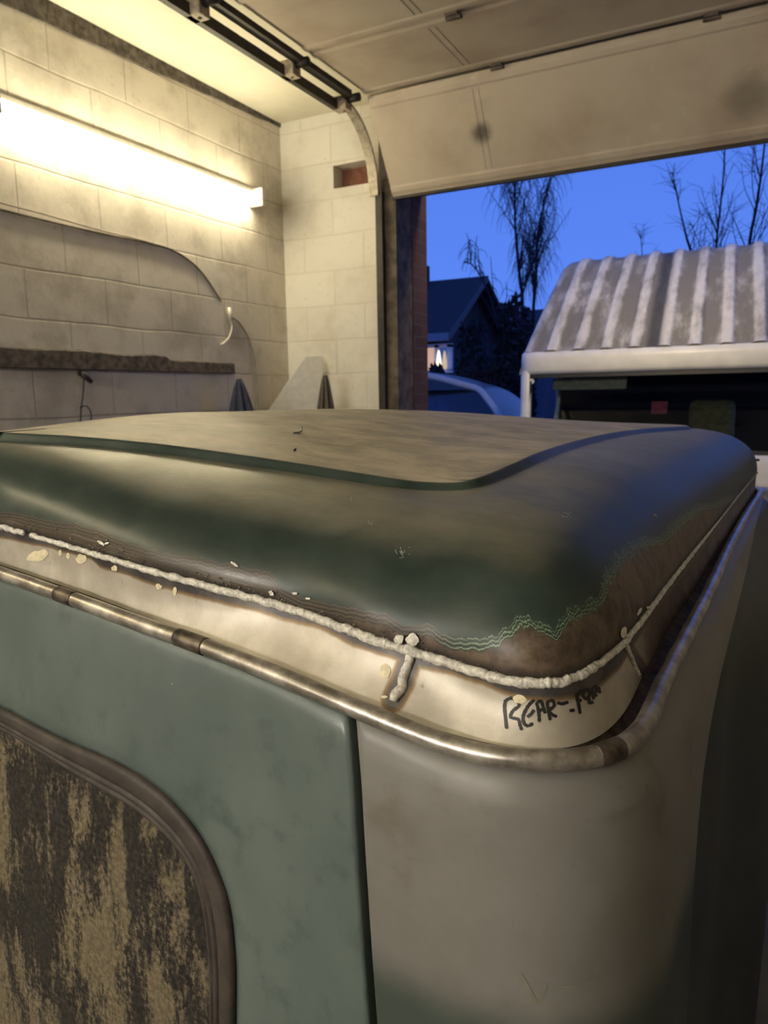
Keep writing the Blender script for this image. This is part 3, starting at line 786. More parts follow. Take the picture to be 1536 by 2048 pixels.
for i, (px, py, rx, ry, rot) in enumerate([(827, 1278, 13, 12, .3), (800, 1277, 10, 9, -.5), (205, 1086, 8, 3, .6), (216, 1087, 5, 2, -.3), (545, 1186, 6, 4, 1.), (592, 1187, 5, 2.5, 0), (470, 1129, 8, 2.5, .6), (618, 1197, 5, 2, 0), (1243, 1264, 6, 10, .2), (1275, 1222, 3, 8, .5), (1292, 1215, 4, 3, .5)]):
    mb = MB(); blob(mb, on_dome, px, py, rx, ry, i * 2.3 + 50, .0022, rot)
    if mb.v: mb.build('paint_flake', M['bead'], roof, smooth=True)
rs = random.Random(3); scuff = simple('pale_scuff', (.30, .32, .30), .6)
for cx, cy, n_, sp2, ang_ in ((805, 1108, 16, 13, .6), (742, 1046, 5, 7, 1.2), (1310, 1030, 8, 6, .5), (1130, 1032, 6, 8, .5), (712, 995, 3, 9, .9)):
    mb = MB()
    for _ in range(n_):
        blob(mb, on_dome, cx + rs.gauss(0, sp2*.55), cy + rs.gauss(0, sp2*.4), rs.uniform(1, 4.5), rs.uniform(.5, 1.0), rs.random()*90, .0004, ang_ + rs.uniform(-.6, .6))
    mb.build('paint_scuff', scuff, roof, smooth=True)['kind'] = 'stuff'
mb = MB(); rs = random.Random(5)
for _ in range(170):
    px = rs.uniform(5, 1180); base = float(np.interp(px, [p[0] for p in weld_px], [p[1] for p in weld_px]))
    blob(mb, on_dome, px, base - 9 - abs(rs.gauss(0, 9)), rs.uniform(.8, 2.8), rs.uniform(.7, 2.0), rs.random()*90, .0012, rs.uniform(0, 3))
mb.build('weld_spatter', M['gutter_dark'], roof, smooth=True)['kind'] = 'stuff'

def C3px(x, y): return 960 + x / 3.657, 1340 + y / 3.657
STR = [[(188, 215), (180, 270), (186, 340), (196, 432)], [(186, 222), (232, 205), (275, 232), (285, 262), (240, 300), (226, 345), (280, 362), (292, 400), (306, 442)],
       [(398, 215), (352, 262), (318, 330), (320, 385), (352, 410), (388, 388)], [(345, 345), (372, 322), (396, 290)],
       [(412, 235), (428, 300), (434, 382)], [(414, 240), (446, 228), (470, 300), (478, 318)], [(424, 300), (462, 285)],
       [(488, 225), (500, 300), (512, 368)], [(490, 232), (530, 222), (540, 262), (504, 298), (530, 328), (562, 342)],
       [(562, 238), (600, 246), (645, 232)], [(652, 298), (690, 292)],
       [(700, 170), (716, 240), (730, 322)], [(702, 200), (728, 160), (750, 150)], [(708, 236), (740, 215)],
       [(770, 135), (748, 180), (776, 210), (800, 170), (775, 130)], [(790, 200), (800, 240), (826, 232)],
       [(812, 130), (822, 185), (830, 215)], [(814, 140), (842, 118), (850, 150), (826, 175), (856, 190)], [(862, 122), (874, 172)]]
mb = MB()
for st in STR:
    pl = [C3px(*p) for p in st]; pl = spline(np.array([(a, b, 0) for a, b in pl]), max(6, 5 * len(pl)))
    rowsL, rowsR = [], []
    for i in range(len(pl)):
        tt = pl[min(len(pl)-1, i+1)] - pl[max(0, i-1)]; nn2 = np.array([-tt[1], tt[0]]) / (np.linalg.norm(tt) + 1e-9)
        w_ = 4.5 * (.75 + .4 * mnoise.noise(Vector((i * .7, st[0][0], 0)))) * (1 if 0 < i < len(pl) - 1 else .45)
        l = on_strip(*(pl[i][:2] + nn2 * w_), .0005); r = on_strip(*(pl[i][:2] - nn2 * w_), .0005)
        if l is not None and r is not None: rowsL.append(l); rowsR.append(r)
    if len(rowsL) > 1: mb.grid([rowsL, rowsR])
mb.build('marker_lettering', M['marker'], strip)

# ---- body below the gutter: rear door, corner panel, side
sw = rear_w(); nout = -inward(LIP)
LV = [(-.006, -.006, -.010), (.000, .010, -.020), (.002, .024, -.032), (.004, .034, -.050), (.006, .040, -.085), (.010, .043, -.16), (.022, .044, -.30), (.035, .044, -.45), (.050, .040, -.75), (.050, .030, -1.20)]
def body_ring(k_):
    ar, as_, dz = LV[k_]
    low = min(1, max(0, (-dz - .06) / .10)); sx = np.clip((_ss - .98) / .55, 0, 1)
    off = ar + (as_ - ar) * sw + low * .078 * sx*sx*(3-2*sx); Q = LIP + nout * off[:, None]
    zt = LIP[:, 2] + dz
    f = min(1, max(0, (-dz - .02) / .6)); Q[:, 2] = zt * (1 - f) + (1.185 + dz) * f
    return Q
BR = [body_ring(i) for i in range(len(LV))]
BRc = [half(q) for q in BR]
def dense_rows(rows_, n):
    """smooth interpolation of the level rings"""
    R_ = np.array(rows_); m = len(R_); t = np.linspace(0, m - 1, n); out = []
    for u in t:
        i = min(m - 2, int(u)); f = u - i
        p0, p1, p2, p3 = R_[max(0, i-1)], R_[i], R_[i+1], R_[min(m-1, i+2)]
        out.append(.5 * (2*p1 + (p2-p0)*f + (2*p0-5*p1+4*p2-p3)*f*f + (3*p1-p0-3*p2+p3)*f**3))
    return np.array(out)
BD = dense_rows(BRc, 64)                          # [level, along, xyz] unscaled
# gap line of the rear door: pixels to x at each level
gap_px = np.array([(693, 1405), (697, 1450), (706, 1560), (714, 1700), (727, 1900), (738, 2048), (752, 2300), (765, 2600)])
def projpx(P):
    c = (np.asarray(P) - CAM) @ ROT; return 768 + FPX * c[..., 0] / -c[..., 2], 1024 - FPX * c[..., 1] / -c[..., 2]
def split_row(r):
    pxx, pyy = projpx(r[:len(_ss)])
    g = pxx - np.interp(pyy, gap_px[:, 1], gap_px[:, 0])
    ok = np.where(g > 0)[0]; i = ok[0]; f = g[i] / (g[i] - g[i-1]); return i - f
gidx = [split_row(r) for r in BD]
def at_idx(r, u):
    i = int(u); f = u - i; return r[i] * (1 - f) + r[min(len(r)-1, i+1)] * f
gap_w = .011
def shift(r, u, d):
    """move along the ring by d metres (unscaled)"""
    i = int(u); seg_ = np.linalg.norm(r[i+1] - r[i]); return u + d / seg_
# corner panel: from the gap round to the ridge; beyond it the dark side
ridge_px = np.array([(1560, 900), (1538, 955), (1512, 1050), (1491, 1150), (1466, 1250), (1441, 1350), (1421, 1450), (1406, 1550), (1396, 1650), (1386, 1800), (1373, 2048), (1362, 2300), (1350, 2700)])
iend_corner = len(_ss) - 1
def ridge_row(r):
    pxx, pyy = projpx(r[:len(_ss)]); g = pxx - np.interp(pyy, ridge_px[:, 1], ridge_px[:, 0])
    ok = np.where((g > 0) & (_ss > .5))[0]
    if not len(ok): return float(iend_corner) - .01
    i = ok[0]; return i - g[i] / (g[i] - g[i-1])
ridx = [ridge_row(r) for r in BD]
cols = np.linspace(0, 1, 200)
qrows = []; srow = []
for r, u, v in zip(BD, gidx, ridx):
    u0 = shift(r, u, gap_w); us = u0 + (v - u0) * cols; row = [at_idx(r, q) for q in us]
    e0 = np.array(row[0]); edge = [e0 + np.array([-.000, .035, 0]), e0 + np.array([-.0015, .004, 0])]
    qrows.append([S(p) for p in edge + row])
    srow.append([S(at_idx(r, v + (iend_corner - v) * q)) for q in np.linspace(0, 1, 60)])
mb = MB(); mb.grid(qrows); mb.build('corner_panel', M['primer'], van, smooth=True, fixn=False)
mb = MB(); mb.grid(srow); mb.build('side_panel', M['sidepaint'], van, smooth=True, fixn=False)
# inner jamb behind the gap
mb = MB(); jr = []
for r, u in zip(BD, gidx):
    p = at_idx(r, u); jr.append([S(p + np.array([-.03, .03, 0])), S(p + np.array([.03, .03, 0]))])
mb.grid(jr); mb.build('door_jamb', M['black'], van, fixn=False)
# rest of the body: front and far side
mb = MB(); orow = []
for r, u in zip(BD, gidx):
    f = mirror(r); i0 = iend_corner
    n_all = len(f); stop = n_all - int(u) + 1
    orow.append([S(p) for p in f[i0:stop]])
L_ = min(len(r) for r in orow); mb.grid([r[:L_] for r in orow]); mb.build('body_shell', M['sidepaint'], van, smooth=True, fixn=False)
# floor pan so that it is a closed body
bot = [S(p) for p in mirror(BD[-1])]
mb = MB(); mb.add(bot, [tuple(range(len(bot)))]); mb.build('floor_pan', M['black'], van, fixn=False)
# wheels
for x, y in ((-.14, 1.15), (-.05, 2.45), (-2.2, 1.2), (-2.1, 2.5)):
    c = S((x, y, 0)); m = MB(); rows_ = []
    R0 = .29
    for ww, rr in ((-.085, .17), (-.085, .25), (-.07, .285), (-.03, .29), (.03, .29), (.07, .285), (.085, .25), (.085, .17)):
        rows_.append([(c[0] + ww, c[1] + rr * math.cos(a), R0 + rr * math.sin(a)) for a in np.linspace(0, 2*math.pi, 40, endpoint=False)])
    m.grid(rows_, closed=True); wl = m.build('wheel', M['black'], van, smooth=True)
    m = MB(); m.tube([(c[0] - .07, c[1], R0), (c[0] + .07, c[1], R0)], .175, 28); m.build('hub', M['gutter_dark'], wl, smooth=False)

# pale drips and scratches on the primer
pb = MB(); pb.grid(qrows); pbvh = BVHTree.FromPolygons([Vector(p) for p in pb.v], pb.f)
def on_primer(px, py, off=.0004):
    loc, nn_, fi, ds = hit(pbvh, px, py)
    if loc is None: return None
    nn_ = nn_ if nn_.dot(Vector(ray(px, py))) < 0 else -nn_
    return np.array(loc + nn_ * off)
panel_o = bpy.data.objects['corner_panel']; drip = simple('pale_primer_drip', (.22, .215, .17), .5)
for st, w_ in (([(1040, 1942), (1056, 1975), (1072, 2004), (1080, 2000), (1092, 1972)], 4.0), ([(1094, 1970), (1140, 1972), (1180, 1955), (1200, 1930)], 2.4), ([(1290, 1565), (1294, 1578), (1297, 1590)], 1.3)):
    pl = spline(np.array([(a, b, 0) for a, b in st]), 24); ra, rb = [], []
    for i in range(24):
        tt = pl[min(23, i+1)] - pl[max(0, i-1)]; n2 = np.array([-tt[1], tt[0]]) / np.linalg.norm(tt[:2]); q = w_ * (.4 + .6 * math.sin(math.pi * (i + 1) / 25))
        a, b = on_primer(*(pl[i][:2] + n2*q)), on_primer(*(pl[i][:2] - n2*q))
        if a is not None and b is not None: ra.append(a); rb.append(b)
    mb = MB(); mb.grid([ra, rb]); mb.build('primer_drip', drip, panel_o)

# ---- the rear door: panel with a big rounded window opening
zlev = np.array([[BD[i, j, 2] for i in range(len(BD))] for j in range(0, 260, 4)])
XS = np.array([[BD[i, j, 0] for i in range(len(BD))] for j in range(0, 260, 4)]); YS = np.array([[BD[i, j, 1] for i in range(len(BD))] for j in range(0, 260, 4)])
def rear_y(x, z):
    """outer skin of the rear at (x, z), unscaled"""
    d = AX0; xm = 2 * XC - x if x < XC else x
    ys, xs = [], []
    for j in range(zlev.shape[0]):
        ys.append(np.interp(-z, -zlev[j], YS[j])); xs.append(np.interp(-z, -zlev[j], XS[j]))
    return float(np.interp(xm, xs, ys))
def skin(px, py):
    y = .6
    for _ in range(4):
        p = ony(px, py, y); y = rear_y(p[0], p[2])
    return ony(px, py, y)
win_o = [(-150, 1358), (-80, 1385), (0, 1418), (60, 1450), (130, 1485), (200, 1515), (265, 1549), (320, 1588), (370, 1640), (405, 1690), (433, 1750), (453, 1810), (463, 1880), (467, 1950), (467, 2048), (466, 2200), (464, 2420)]
win_i = [(-150, 1405), (-80, 1432), (0, 1468), (60, 1503), (120, 1541), (180, 1578), (240, 1612), (290, 1648), (335, 1692), (370, 1743), (391, 1800), (403, 1870), (409, 1950), (411, 2048), (411, 2200), (409, 2420)]
WO = np.array([skin(*p) for p in win_o]); WI = np.array([skin(*p) for p in win_i])
def contour(Wc, inset):
    P = spline(Wc[:, :], 90)
    zb = .30 + inset; xb = P[-1][0]
    arc = [(xb - .12 + .12*math.cos(a), 0, zb + .12 - .12*math.sin(a)) for a in np.linspace(0, math.pi/2, 12)]
    P = [tuple(p) for p in P if p[2] > zb + .13] + arc
    P = np.array(P); P = P[P[:, 0] > XC + .02]
    H = np.vstack([[XC, 0, P[0][2] + (P[0][2]-P[1][2])*.2], P, [XC, 0, zb]])
    d = np.r_[0, np.cumsum(np.linalg.norm(np.diff(H[:, [0, 2]], axis=0), axis=1))]; t = np.linspace(0, d[-1], 240)
    H = np.stack([np.interp(t, d, H[:, j]) for j in (0, 1, 2)], 1)
    m = H.copy(); m[:, 0] = 2*XC - m[:, 0]
    full_ = np.vstack([H, m[::-1][1:-1]])
    for q in full_: q[1] = rear_y(q[0], q[2])
    return full_
CO = contour(WO, -.0); CI = contour(WI, .04)
# outer outline of the door (right half, then mirrored)
topz = BD[0]; H = []
for j in range(0, 130, 2): H.append(at_idx(BD[0], j))
u0 = gidx[0]; H = [p for p in H if p[0] < at_idx(BD[0], u0)[0] - .01]
R_edge = [at_idx(r, u) for r, u in zip(BD, gidx)]
H += R_edge
zbot = R_edge[-1][2]; H = np.array(H); H = H[H[:, 0] >= XC]
H = np.vstack([[XC, H[0][1], H[0][2]], H, [XC, .6, zbot]])
d = np.r_[0, np.cumsum(np.linalg.norm(np.diff(H[:, [0, 2]], axis=0), axis=1))]
# pair each window contour point with an outline point seen at the same angle from the window's corner region
cen = np.array([XC, .0, .75]);
def ang(P): return np.arctan2(P[:, 0] - cen[0], P[:, 2] - cen[2])
aH = np.maximum.accumulate(ang(H) + np.arange(len(H)) * 1e-9)
aC = ang(CO[:240])
Ho = np.stack([np.interp(aC, aH, H[:, j]) for j in range(3)], 1)
# make sure the sharp top corner is one of the points
ic_ = int(np.argmin(np.abs(aC - ang(R_edge[0][None])[0]))); Ho[ic_] = R_edge[0]
Hm = Ho.copy(); Hm[:, 0] = 2*XC - Hm[:, 0]; Of = np.vstack([Ho, Hm[::-1][1:-1]])
for q in Of: q[1] = rear_y(q[0], q[2])
door = None
rws = []
edge_in = Of.copy(); edge_in[:, 1] += .028
soft = Of + (CO - Of) * .006
rws.append(edge_in); e2_ = Of.copy(); e2_[:, 1] += .003; rws.append(e2_); rws.append(soft)
for u in np.linspace(.03, .97, 26):
    r = Of + (CO - Of) * u
    for q in r: q[1] = rear_y(q[0], q[2])
    dd = np.linalg.norm((r - CO)[:, [0, 2]], axis=1)
    r[:, 1] += .005 * np.exp(-(dd / .022) ** 2); rws.append(r)
l0 = CO.copy(); l0[:, 1] += .0055; l1 = CO.copy(); l1[:, 1] += .02
rws += [l0, l1]
mb = MB(); mb.grid([[S(p) for p in r] for r in rws], closed=True)
door = mb.build('rear_door', M['teal'], van, smooth=True, fixn=False); door['label'] = 'teal rear door with a large rubber-sealed window'
# window seal: lofted rubber section, split by two cuts
prof = [(0.0, .008), (.0, -.001), (.05, -.005), (.14, -.0065), (.40, -.006), (.50, -.0045), (.53, .001), (.56, .001), (.60, -.003), (.72, -.003), (.78, .002), (.82, .003), (.86, .0), (.95, .001), (1.0, .006), (1.0, .014)]
k = NM('old_window_rubber'); n_ = k.noise(35, 6, .65)
k.set(k.mix(k.step(n_, .35, .7), (.026, .020, .017), (.056, .044, .036)), .62); k.bump(n_, .2, .002); M['seal'] = k.m
sr = []
for a, b in prof:
    r = CO + (CI - CO) * a
    for q in r: q[1] = rear_y(q[0], q[2])
    r[:, 1] += b + .004; sr.append([S(p) for p in r])
mb = MB(); mb.grid(sr, closed=True)
seal = mb.build('window_seal', M['seal'], door, smooth=True, fixn=False)
# grimy pane
k = NM('grimy_glass')
st_ = k.noise(20, 7, .72, k.vec(1.5, 1.5, .38), .35); fn_ = k.noise(170, 4, .7); bl_ = k.noise(8, 5, .7, k.vec(1.4, 1.4, .5))
g = k.math('ADD', k.math('MULTIPLY', st_, .6), k.math('MULTIPLY', bl_, .45))
msk = k.step(k.math('ADD', g, k.math('MULTIPLY', k.math('SUBTRACT', fn_, .5), .16)), .50, .59)
c = k.mix(msk, k.mix(k.step(fn_, .35, .7), (.012, .011, .010), (.045, .040, .034)), k.mix(k.step(fn_, .3, .7), (.095, .078, .048), (.185, .152, .10)))
c = k.mix(k.step(k.noise(60, 5, .8), .70, .78, 0, .6), c, (.20, .18, .145))
k.set(c, k.math('ADD', k.math('MULTIPLY', msk, .25), .45), 0, .2); k.bump(g, .08, .004); M['grime'] = k.m
cI = CI.copy(); rws = []
for u in (0, .08, .3, .6, .99):
    r = cI + (np.array([XC, 0, .75]) - cI) * u
    for q in r: q[1] = rear_y(q[0], q[2]) + .0165
    rws.append([S(p) for p in r])
mb = MB(); mb.grid(rws, closed=True); mb.build('window_pane', M['grime'], door, smooth=True, fixn=False)

# ---- scraps lying on the roof
def on_roof_thing(name, label, cat, px, py, builder, mat):
    loc, nn_, fi, ds = hit(dome, px, py); t = builder(np.array(loc)); o = t.build(name, mat, None, smooth=True)
    return tag(o, label, cat)
def curl(c):
    m = MB(); a = ray(597, 862); rt = np.array([.88, .46, 0])
    pts = [c + rt*x + np.array([0, 0, z]) for x, z in [(-.008, .001), (-.003, .0015), (.002, .002), (.0055, .004), (.0065, .008), (.0055, .011)]]
    rows_ = []
    for i, p in enumerate(spline(np.array(pts), 18)):
        w_ = .0048 * math.sin(math.pi * (i + 1.2) / 20) ** .6; q = np.array([-.46, .88, 0]) * w_
        rows_.append([p - q, p - q*.3 + [0, 0, -.0007], p + q*.3 + [0, 0, -.0007], p + q, p + [0, 0, .0014]])
    m.grid(rows_, closed=True); return m
on_roof_thing('leaf_scrap', 'small curled black leaf scrap lying on the dusty roof panel', 'leaf', 597, 867, curl, M['black'])
def crumb(c):
    m = MB(); m.tube([c + [-.002, 0, .0012], c + [0, 0, .0022], c + [.0012, .001, .0042]], [.0012, .0018, .0008], 7); return m
on_roof_thing('grit_speck', 'tiny dark speck of grit on the roof panel, in front of the leaf scrap', 'grit', 590, 903, crumb, M['black'])

# ================================================================== OUTSIDE
GZ = -.02
# ---- the white camper facing the garage
VY = 6.0
vx0 = ony(1037, 760, VY)[0]; vxc = ony(1300, 640, VY)[0] + .02; vx1 = 2 * vxc - vx0
zt_ws = ony(1043, 749, VY)[2]; zb_roof = ony(1075, 704, VY)[2]
cv_ = thing('camper_van', 'white camper van with a dirty ribbed high roof, facing the open garage door', 'van', (vxc, VY + 1.5, GZ))
k = NM('ribbed_roof_paint'); s_ = k.n('ShaderNodeSeparateXYZ'); k.lk(k.coord(), s_.inputs[0])
n1 = k.noise(5, 6, .7, k.vec(1.6, .7, .7)); n2 = k.noise(30, 5, .7)
gv = k.attr('groove')
c = k.mix(k.step(k.math('ADD', k.math('MULTIPLY', gv, .26), n1), .40, .80), (.62, .60, .54), (.19, .175, .135))
c = k.mix(k.math('MULTIPLY', k.step(n2, .5, .7), k.math('ADD', k.math('MULTIPLY', gv, .35), .1)), c, (.15, .14, .09))
dx_ = k.math('ABSOLUTE', k.math('SUBTRACT', s_.outputs['X'], float(vxc)))
c = k.mix(k.step(k.math('ADD', dx_, k.math('MULTIPLY', k.math('SUBTRACT', n1, .5), .12)), .015, .085, .85, 0), c, (.035, .035, .025))
k.set(c, .6); k.bump(n2, .1, .01); M['ribroof'] = k.m
# roof: profile in (y, z), swept across with raised ribs
ty = VY + .75; tz = ony(1113, 527, ty)[2]
prof = [(VY + .02, zb_roof - .005), (VY + .05, zb_roof + .02)]
for u in np.linspace(0, 1, 16)[1:]:
    prof.append((VY + .05 + (ty - VY - .05) * u, zb_roof + .02 + (tz - .03 - zb_roof - .02) * u + .03 * math.sin(math.pi * u)))
for a in np.linspace(.2, 1, 6): prof.append((ty + .14 * math.sin(a * 1.2), tz - .03 + .05 * math.sin(a * 1.5)))
prof += [(ty + .6, tz + .05), (ty + 1.8, tz + .06), (ty + 2.6, tz + .03)]
prof = np.array(prof); tng = np.gradient(prof, axis=0); nn = np.stack([-tng[:, 1], tng[:, 0]], 1); nn /= np.linalg.norm(nn, axis=1)[:, None]
ribc = [(a + b) / 2 for a, b in zip([ony(px, 700, VY)[0] for px in (1103, 1159, 1214, 1272, 1333, 1395, 1459, 1525)], [ony(px, 560, VY + .6)[0] for px in (1138, 1188, 1240, 1294, 1347, 1404, 1464, 1527)])]
ribc = [x for x in ribc]; stp = (ribc[-1] - ribc[0]) / (len(ribc) - 1)
while ribc[-1] + stp < vx1 - .12: ribc.append(ribc[-1] + stp)
xs = np.linspace(vx0 + .02, vx1 - .02, 420)
mb = MB(); rows = []; gr = []
for (y, z), (ny, nz_), u in zip(prof, nn, np.linspace(0, 1, len(prof))):
    row = []
    hgt = (z - zb_roof) / (tz - zb_roof)
    for x in xs:
        d = min(abs(x - c) for c in ribc); h = 1 / (1 + math.exp((d - .044) / .006)); ed = min(1, max(0, (min(x - vx0, vx1 - x) - .02) / .16))
        h = max(h, 1 - min(1, ed * 1.3)); fall = (1 - math.sqrt(max(0, 1 - (1 - ed) ** 2))) * .16
        inset = .10 * min(1, max(0, hgt)) * (1 if x < vxc else -1) * (abs(x - vxc) / (vxc - vx0)) 
        row.append((x + inset, y + fall * .6 + ny * .022 * h, z - fall * .9 * min(1, max(.0, hgt)) + nz_ * .022 * h)); gr.append(1 - h)
    rows.append(row)
mb.grid(rows); mb.at = {'groove': gr}
mb.build('high_roof', M['ribroof'], cv_, smooth=True, fixn=False)
# sides of the high roof
for sgn, xe in ((1, vx0), (-1, vx1)):
    pl = [(VY + .02, zt_ws)] + [(rows[i][0 if sgn > 0 else -1][1], rows[i][0 if sgn > 0 else -1][2]) for i in range(len(rows))] + [(prof[-1][0], 1.6)]
    xo = [xe] + [rows[i][0 if sgn > 0 else -1][0] for i in range(len(rows))] + [xe]
    mb = MB(); mb.add([(x, y, z) for x, (y, z) in zip(xo, pl)], [tuple(range(len(pl)))]); mb.build('roof_side', M['vanwhite'], cv_)
# white band over the windscreen and the pillars: one rounded frame
wb = np.array([VY - .22, 1.03])      # windscreen foot (y, z)
def ws(x, t): return (x, VY + (wb[0] - VY) * t, zt_ws + (wb[1] - zt_ws) * t)
pw = .105
mb = MB(); bandrow = []
for x in np.linspace(vx0, vx1, 60):
    ed = min(1, min(x - vx0, vx1 - x) / .14); bow = .10 * (1 - math.sqrt(max(0, 1 - (1 - ed) ** 2)))
    bandrow.append([(x, VY + .06 + bow, zb_roof + .012), (x, VY - .004 + bow, zb_roof - .01), (x, VY - .022 + bow, zb_roof - .06), (x, VY - .022 + bow, zt_ws + .03), (x, VY - .012 + bow, zt_ws), (x, VY + .05 + bow, zt_ws - .012)])
mb.grid(bandrow); mb.build('roof_band', M['vanwhite'], cv_, smooth=True)
for xe, sgn in ((vx0, 1), (vx1, -1)):
    mb = MB(); rr = []
    for t in np.linspace(-.05, 1.0, 14):
        x, y, z = ws(xe, t); widen = .06 * sgn * max(0, t)
        rr.append([(xe + widen + sgn * pw, y, z), (xe + widen + sgn * pw * .6, y - .02, z), (xe + widen + sgn * .015, y + .02, z), (xe + widen, y + .10, z), (xe + widen + sgn*.02, y + .16, z), (xe + widen + sgn * pw, y + .05, z)])
    mb.grid(rr, closed=True); mb.build('windscreen_pillar', M['vanwhite'], cv_, smooth=True)
def slab(m, x0, x1, t0, t1, dy0, dy1):
    a = [ws(x0, t0), ws(x1, t0), ws(x1, t1), ws(x0, t1)]
    m.add([(p[0], p[1] + dy0, p[2]) for p in a] + [(p[0], p[1] + dy1, p[2]) for p in a], [(0, 1, 2, 3), (7, 6, 5, 4), (0, 4, 5, 1), (1, 5, 6, 2), (2, 6, 7, 3), (3, 7, 4, 0)])
mb = MB(); gx0, gx1 = vx0 + pw - .02, vx1 - pw + .02
slab(mb, gx0, gx1, 0, .055, -.004, .02); slab(mb, gx0, gx1, .95, 1, -.004, .02); slab(mb, gx0, gx0 + .035, .05, .96, -.004, .02); slab(mb, gx1 - .035, gx1, .05, .96, -.004, .02)
mb.build('windscreen_seal', M['black'], cv_)
mb = MB(); slab(mb, gx0 + .03, gx1 - .03, .05, .955, .006, .011); mb.build('windscreen', glass('windscreen_glass', (.62, .66, .66), .0, .03), cv_)
mb = MB(); slab(mb, gx0 + .20, gx0 + .78, .07, .22, .035, .055); mb.build('sun_visor', simple('visor_vinyl', (.30, .29, .25), .7), cv_, bevel=.008)
mb = MB(); cxm = ony(1423, 835, VY + .5); mb.box((cxm[0] - .17, VY + .45, .9), (cxm[0] + .17, VY + .6, cxm[2] + .14)); st = mb.build('seat', simple('mustard_cloth', (.42, .34, .12), .9), cv_, bevel=.06, seg=4)
mb = MB(); cxm = ony(1105, 820, VY + .5); mb.box((cxm[0] - .2, VY + .75, .8), (cxm[0] + .25, VY + .9, 1.2)); mb.build('seat', simple('dark_cloth', (.03, .03, .035), .9), cv_, bevel=.06, seg=4)
# cabin, floor and lower body
mb = MB(); mb.box((vx0 + .04, VY + .02, .62), (vx1 - .04, VY + 3.2, .66)); mb.box((vx0 + .04, VY + 1.3, .66), (vx1 - .04, VY + 1.34, 1.75))
mb.build('cabin_interior', simple('dark_interior', (.02, .02, .022), .9), cv_)
mb = MB(); rr = []
for x in np.linspace(vx0 - .02, vx1 + .02, 40):
    ed = min(1, min(x - vx0 + .02, vx1 + .02 - x) / .18); bow = .14 * (1 - math.sqrt(max(0, 1 - (1 - ed) ** 2)))
    rr.append([(x, wb[0] + .05 + bow, 1.035), (x, wb[0] - .03 + bow, 1.03), (x, wb[0] - .06 + bow, .99), (x, wb[0] - .12 + bow, .80), (x, wb[0] - .14 + bow, .45), (x, wb[0] - .10 + bow, .30), (x, wb[0] + .1 + bow, .28)])
mb.grid(rr); fr_ = mb.build('front_panel', M['vanwhite'], cv_, smooth=True)
for sgn in (0, 1):
    xe = vx0 - .02 if sgn == 0 else vx1 + .02; yb_ = VY + 3.3
    mb = MB(); mb.prism([(wb[0] + .10, 1.035), (yb_, 1.035), (yb_, .28), (wb[0] + .05, .28)], 'x', xe - .01, xe + .01)
    mb.build('body_side', M['vanwhite'], cv_)
    mb = MB(); mb.prism([(VY + 1.2, 1.03), (VY + 1.2, 1.66), (yb_, 1.66), (yb_, 1.03)], 'x', xe - .01 + (.03 if sgn == 0 else -.03), xe + .01 + (.03 if sgn == 0 else -.03)); mb.build('upper_side', M['vanwhite'], cv_)
mb = MB(); mb.box((vx0, VY + 3.25, .28), (vx1, VY + 3.3, 2.4)); mb.build('tail', M['vanwhite'], cv_)
mb = MB()
mb.tube([(vxc - .75, wb[0] - .045, 1.0), (vxc + .78, wb[0] - .045, 1.0)], .012, 8)
mb.build('cowl_grille', M['black'], cv_, smooth=True)
for x0_, x1_ in ((vxc - .45, vxc + .05), (vxc + .15, vxc + .65)):
    mb = MB(); mb.tube([(x0_, wb[0] - .07, 1.02), (x0_ + .1, wb[0] - .035, 1.05), (x1_, wb[0] - .005, 1.075)], [.014, .010, .007], 8); mb.build('wiper', M['black'], cv_, smooth=True)
for x in (vx0 + .22, vx1 - .22):
    mb = MB(); mb.tube([(x, wb[0] - .10, .72), (x, wb[0] - .16, .72)], .105, 28); mb.build('headlight', glass('lamp_glass', (.7, .7, .7), .25, .1), cv_, smooth=True)
for x in (vx0 + .10, vx1 - .10):
    for y in (VY + .35, VY + 2.75):
        mb = MB(); mb.tube([(x - .09, y, .30), (x + .09, y, .30)], .31, 32); mb.build('wheel', M['black'], cv_)
sk = ony(1110, 812, VY - .10); 
mb = MB(); a = ony(1101, 842, VY - .20); b_ = ony(1113, 782, VY - .02)
mb.tube([a + [0, .16, 0], b_ + [0, .10, 0]], [.020, .013], 8)  # pale streak reflected in the windscreen, built as a blue strip
tag(mb.build('reflection_strip', simple('pale_blue_reflection', (.50, .66, .95), .4), smooth=True), 'pale blue strip standing in for a reflection behind the camper windscreen', 'reflection')
mb = MB(); c_ = ony(1318, 815, VY + .1); mb.box((c_[0] - .06, VY + .12, c_[2] - .05), (c_[0] + .06, VY + .13, c_[2] + .045))
tag(mb.build('hanging_tag', simple('dull_pink_card', (.45, .08, .16), .7), bevel=.01), 'small dull pink tag hanging behind the camper windscreen', 'tag')
mb = MB(); c_ = ony(1063, 763, VY - .02); mb.tube([c_ + [0, .01, 0], c_ + [0, -.004, 0]], .022, 16)
tag(mb.build('windscreen_disc', M['vanwhite'], cv_), None)

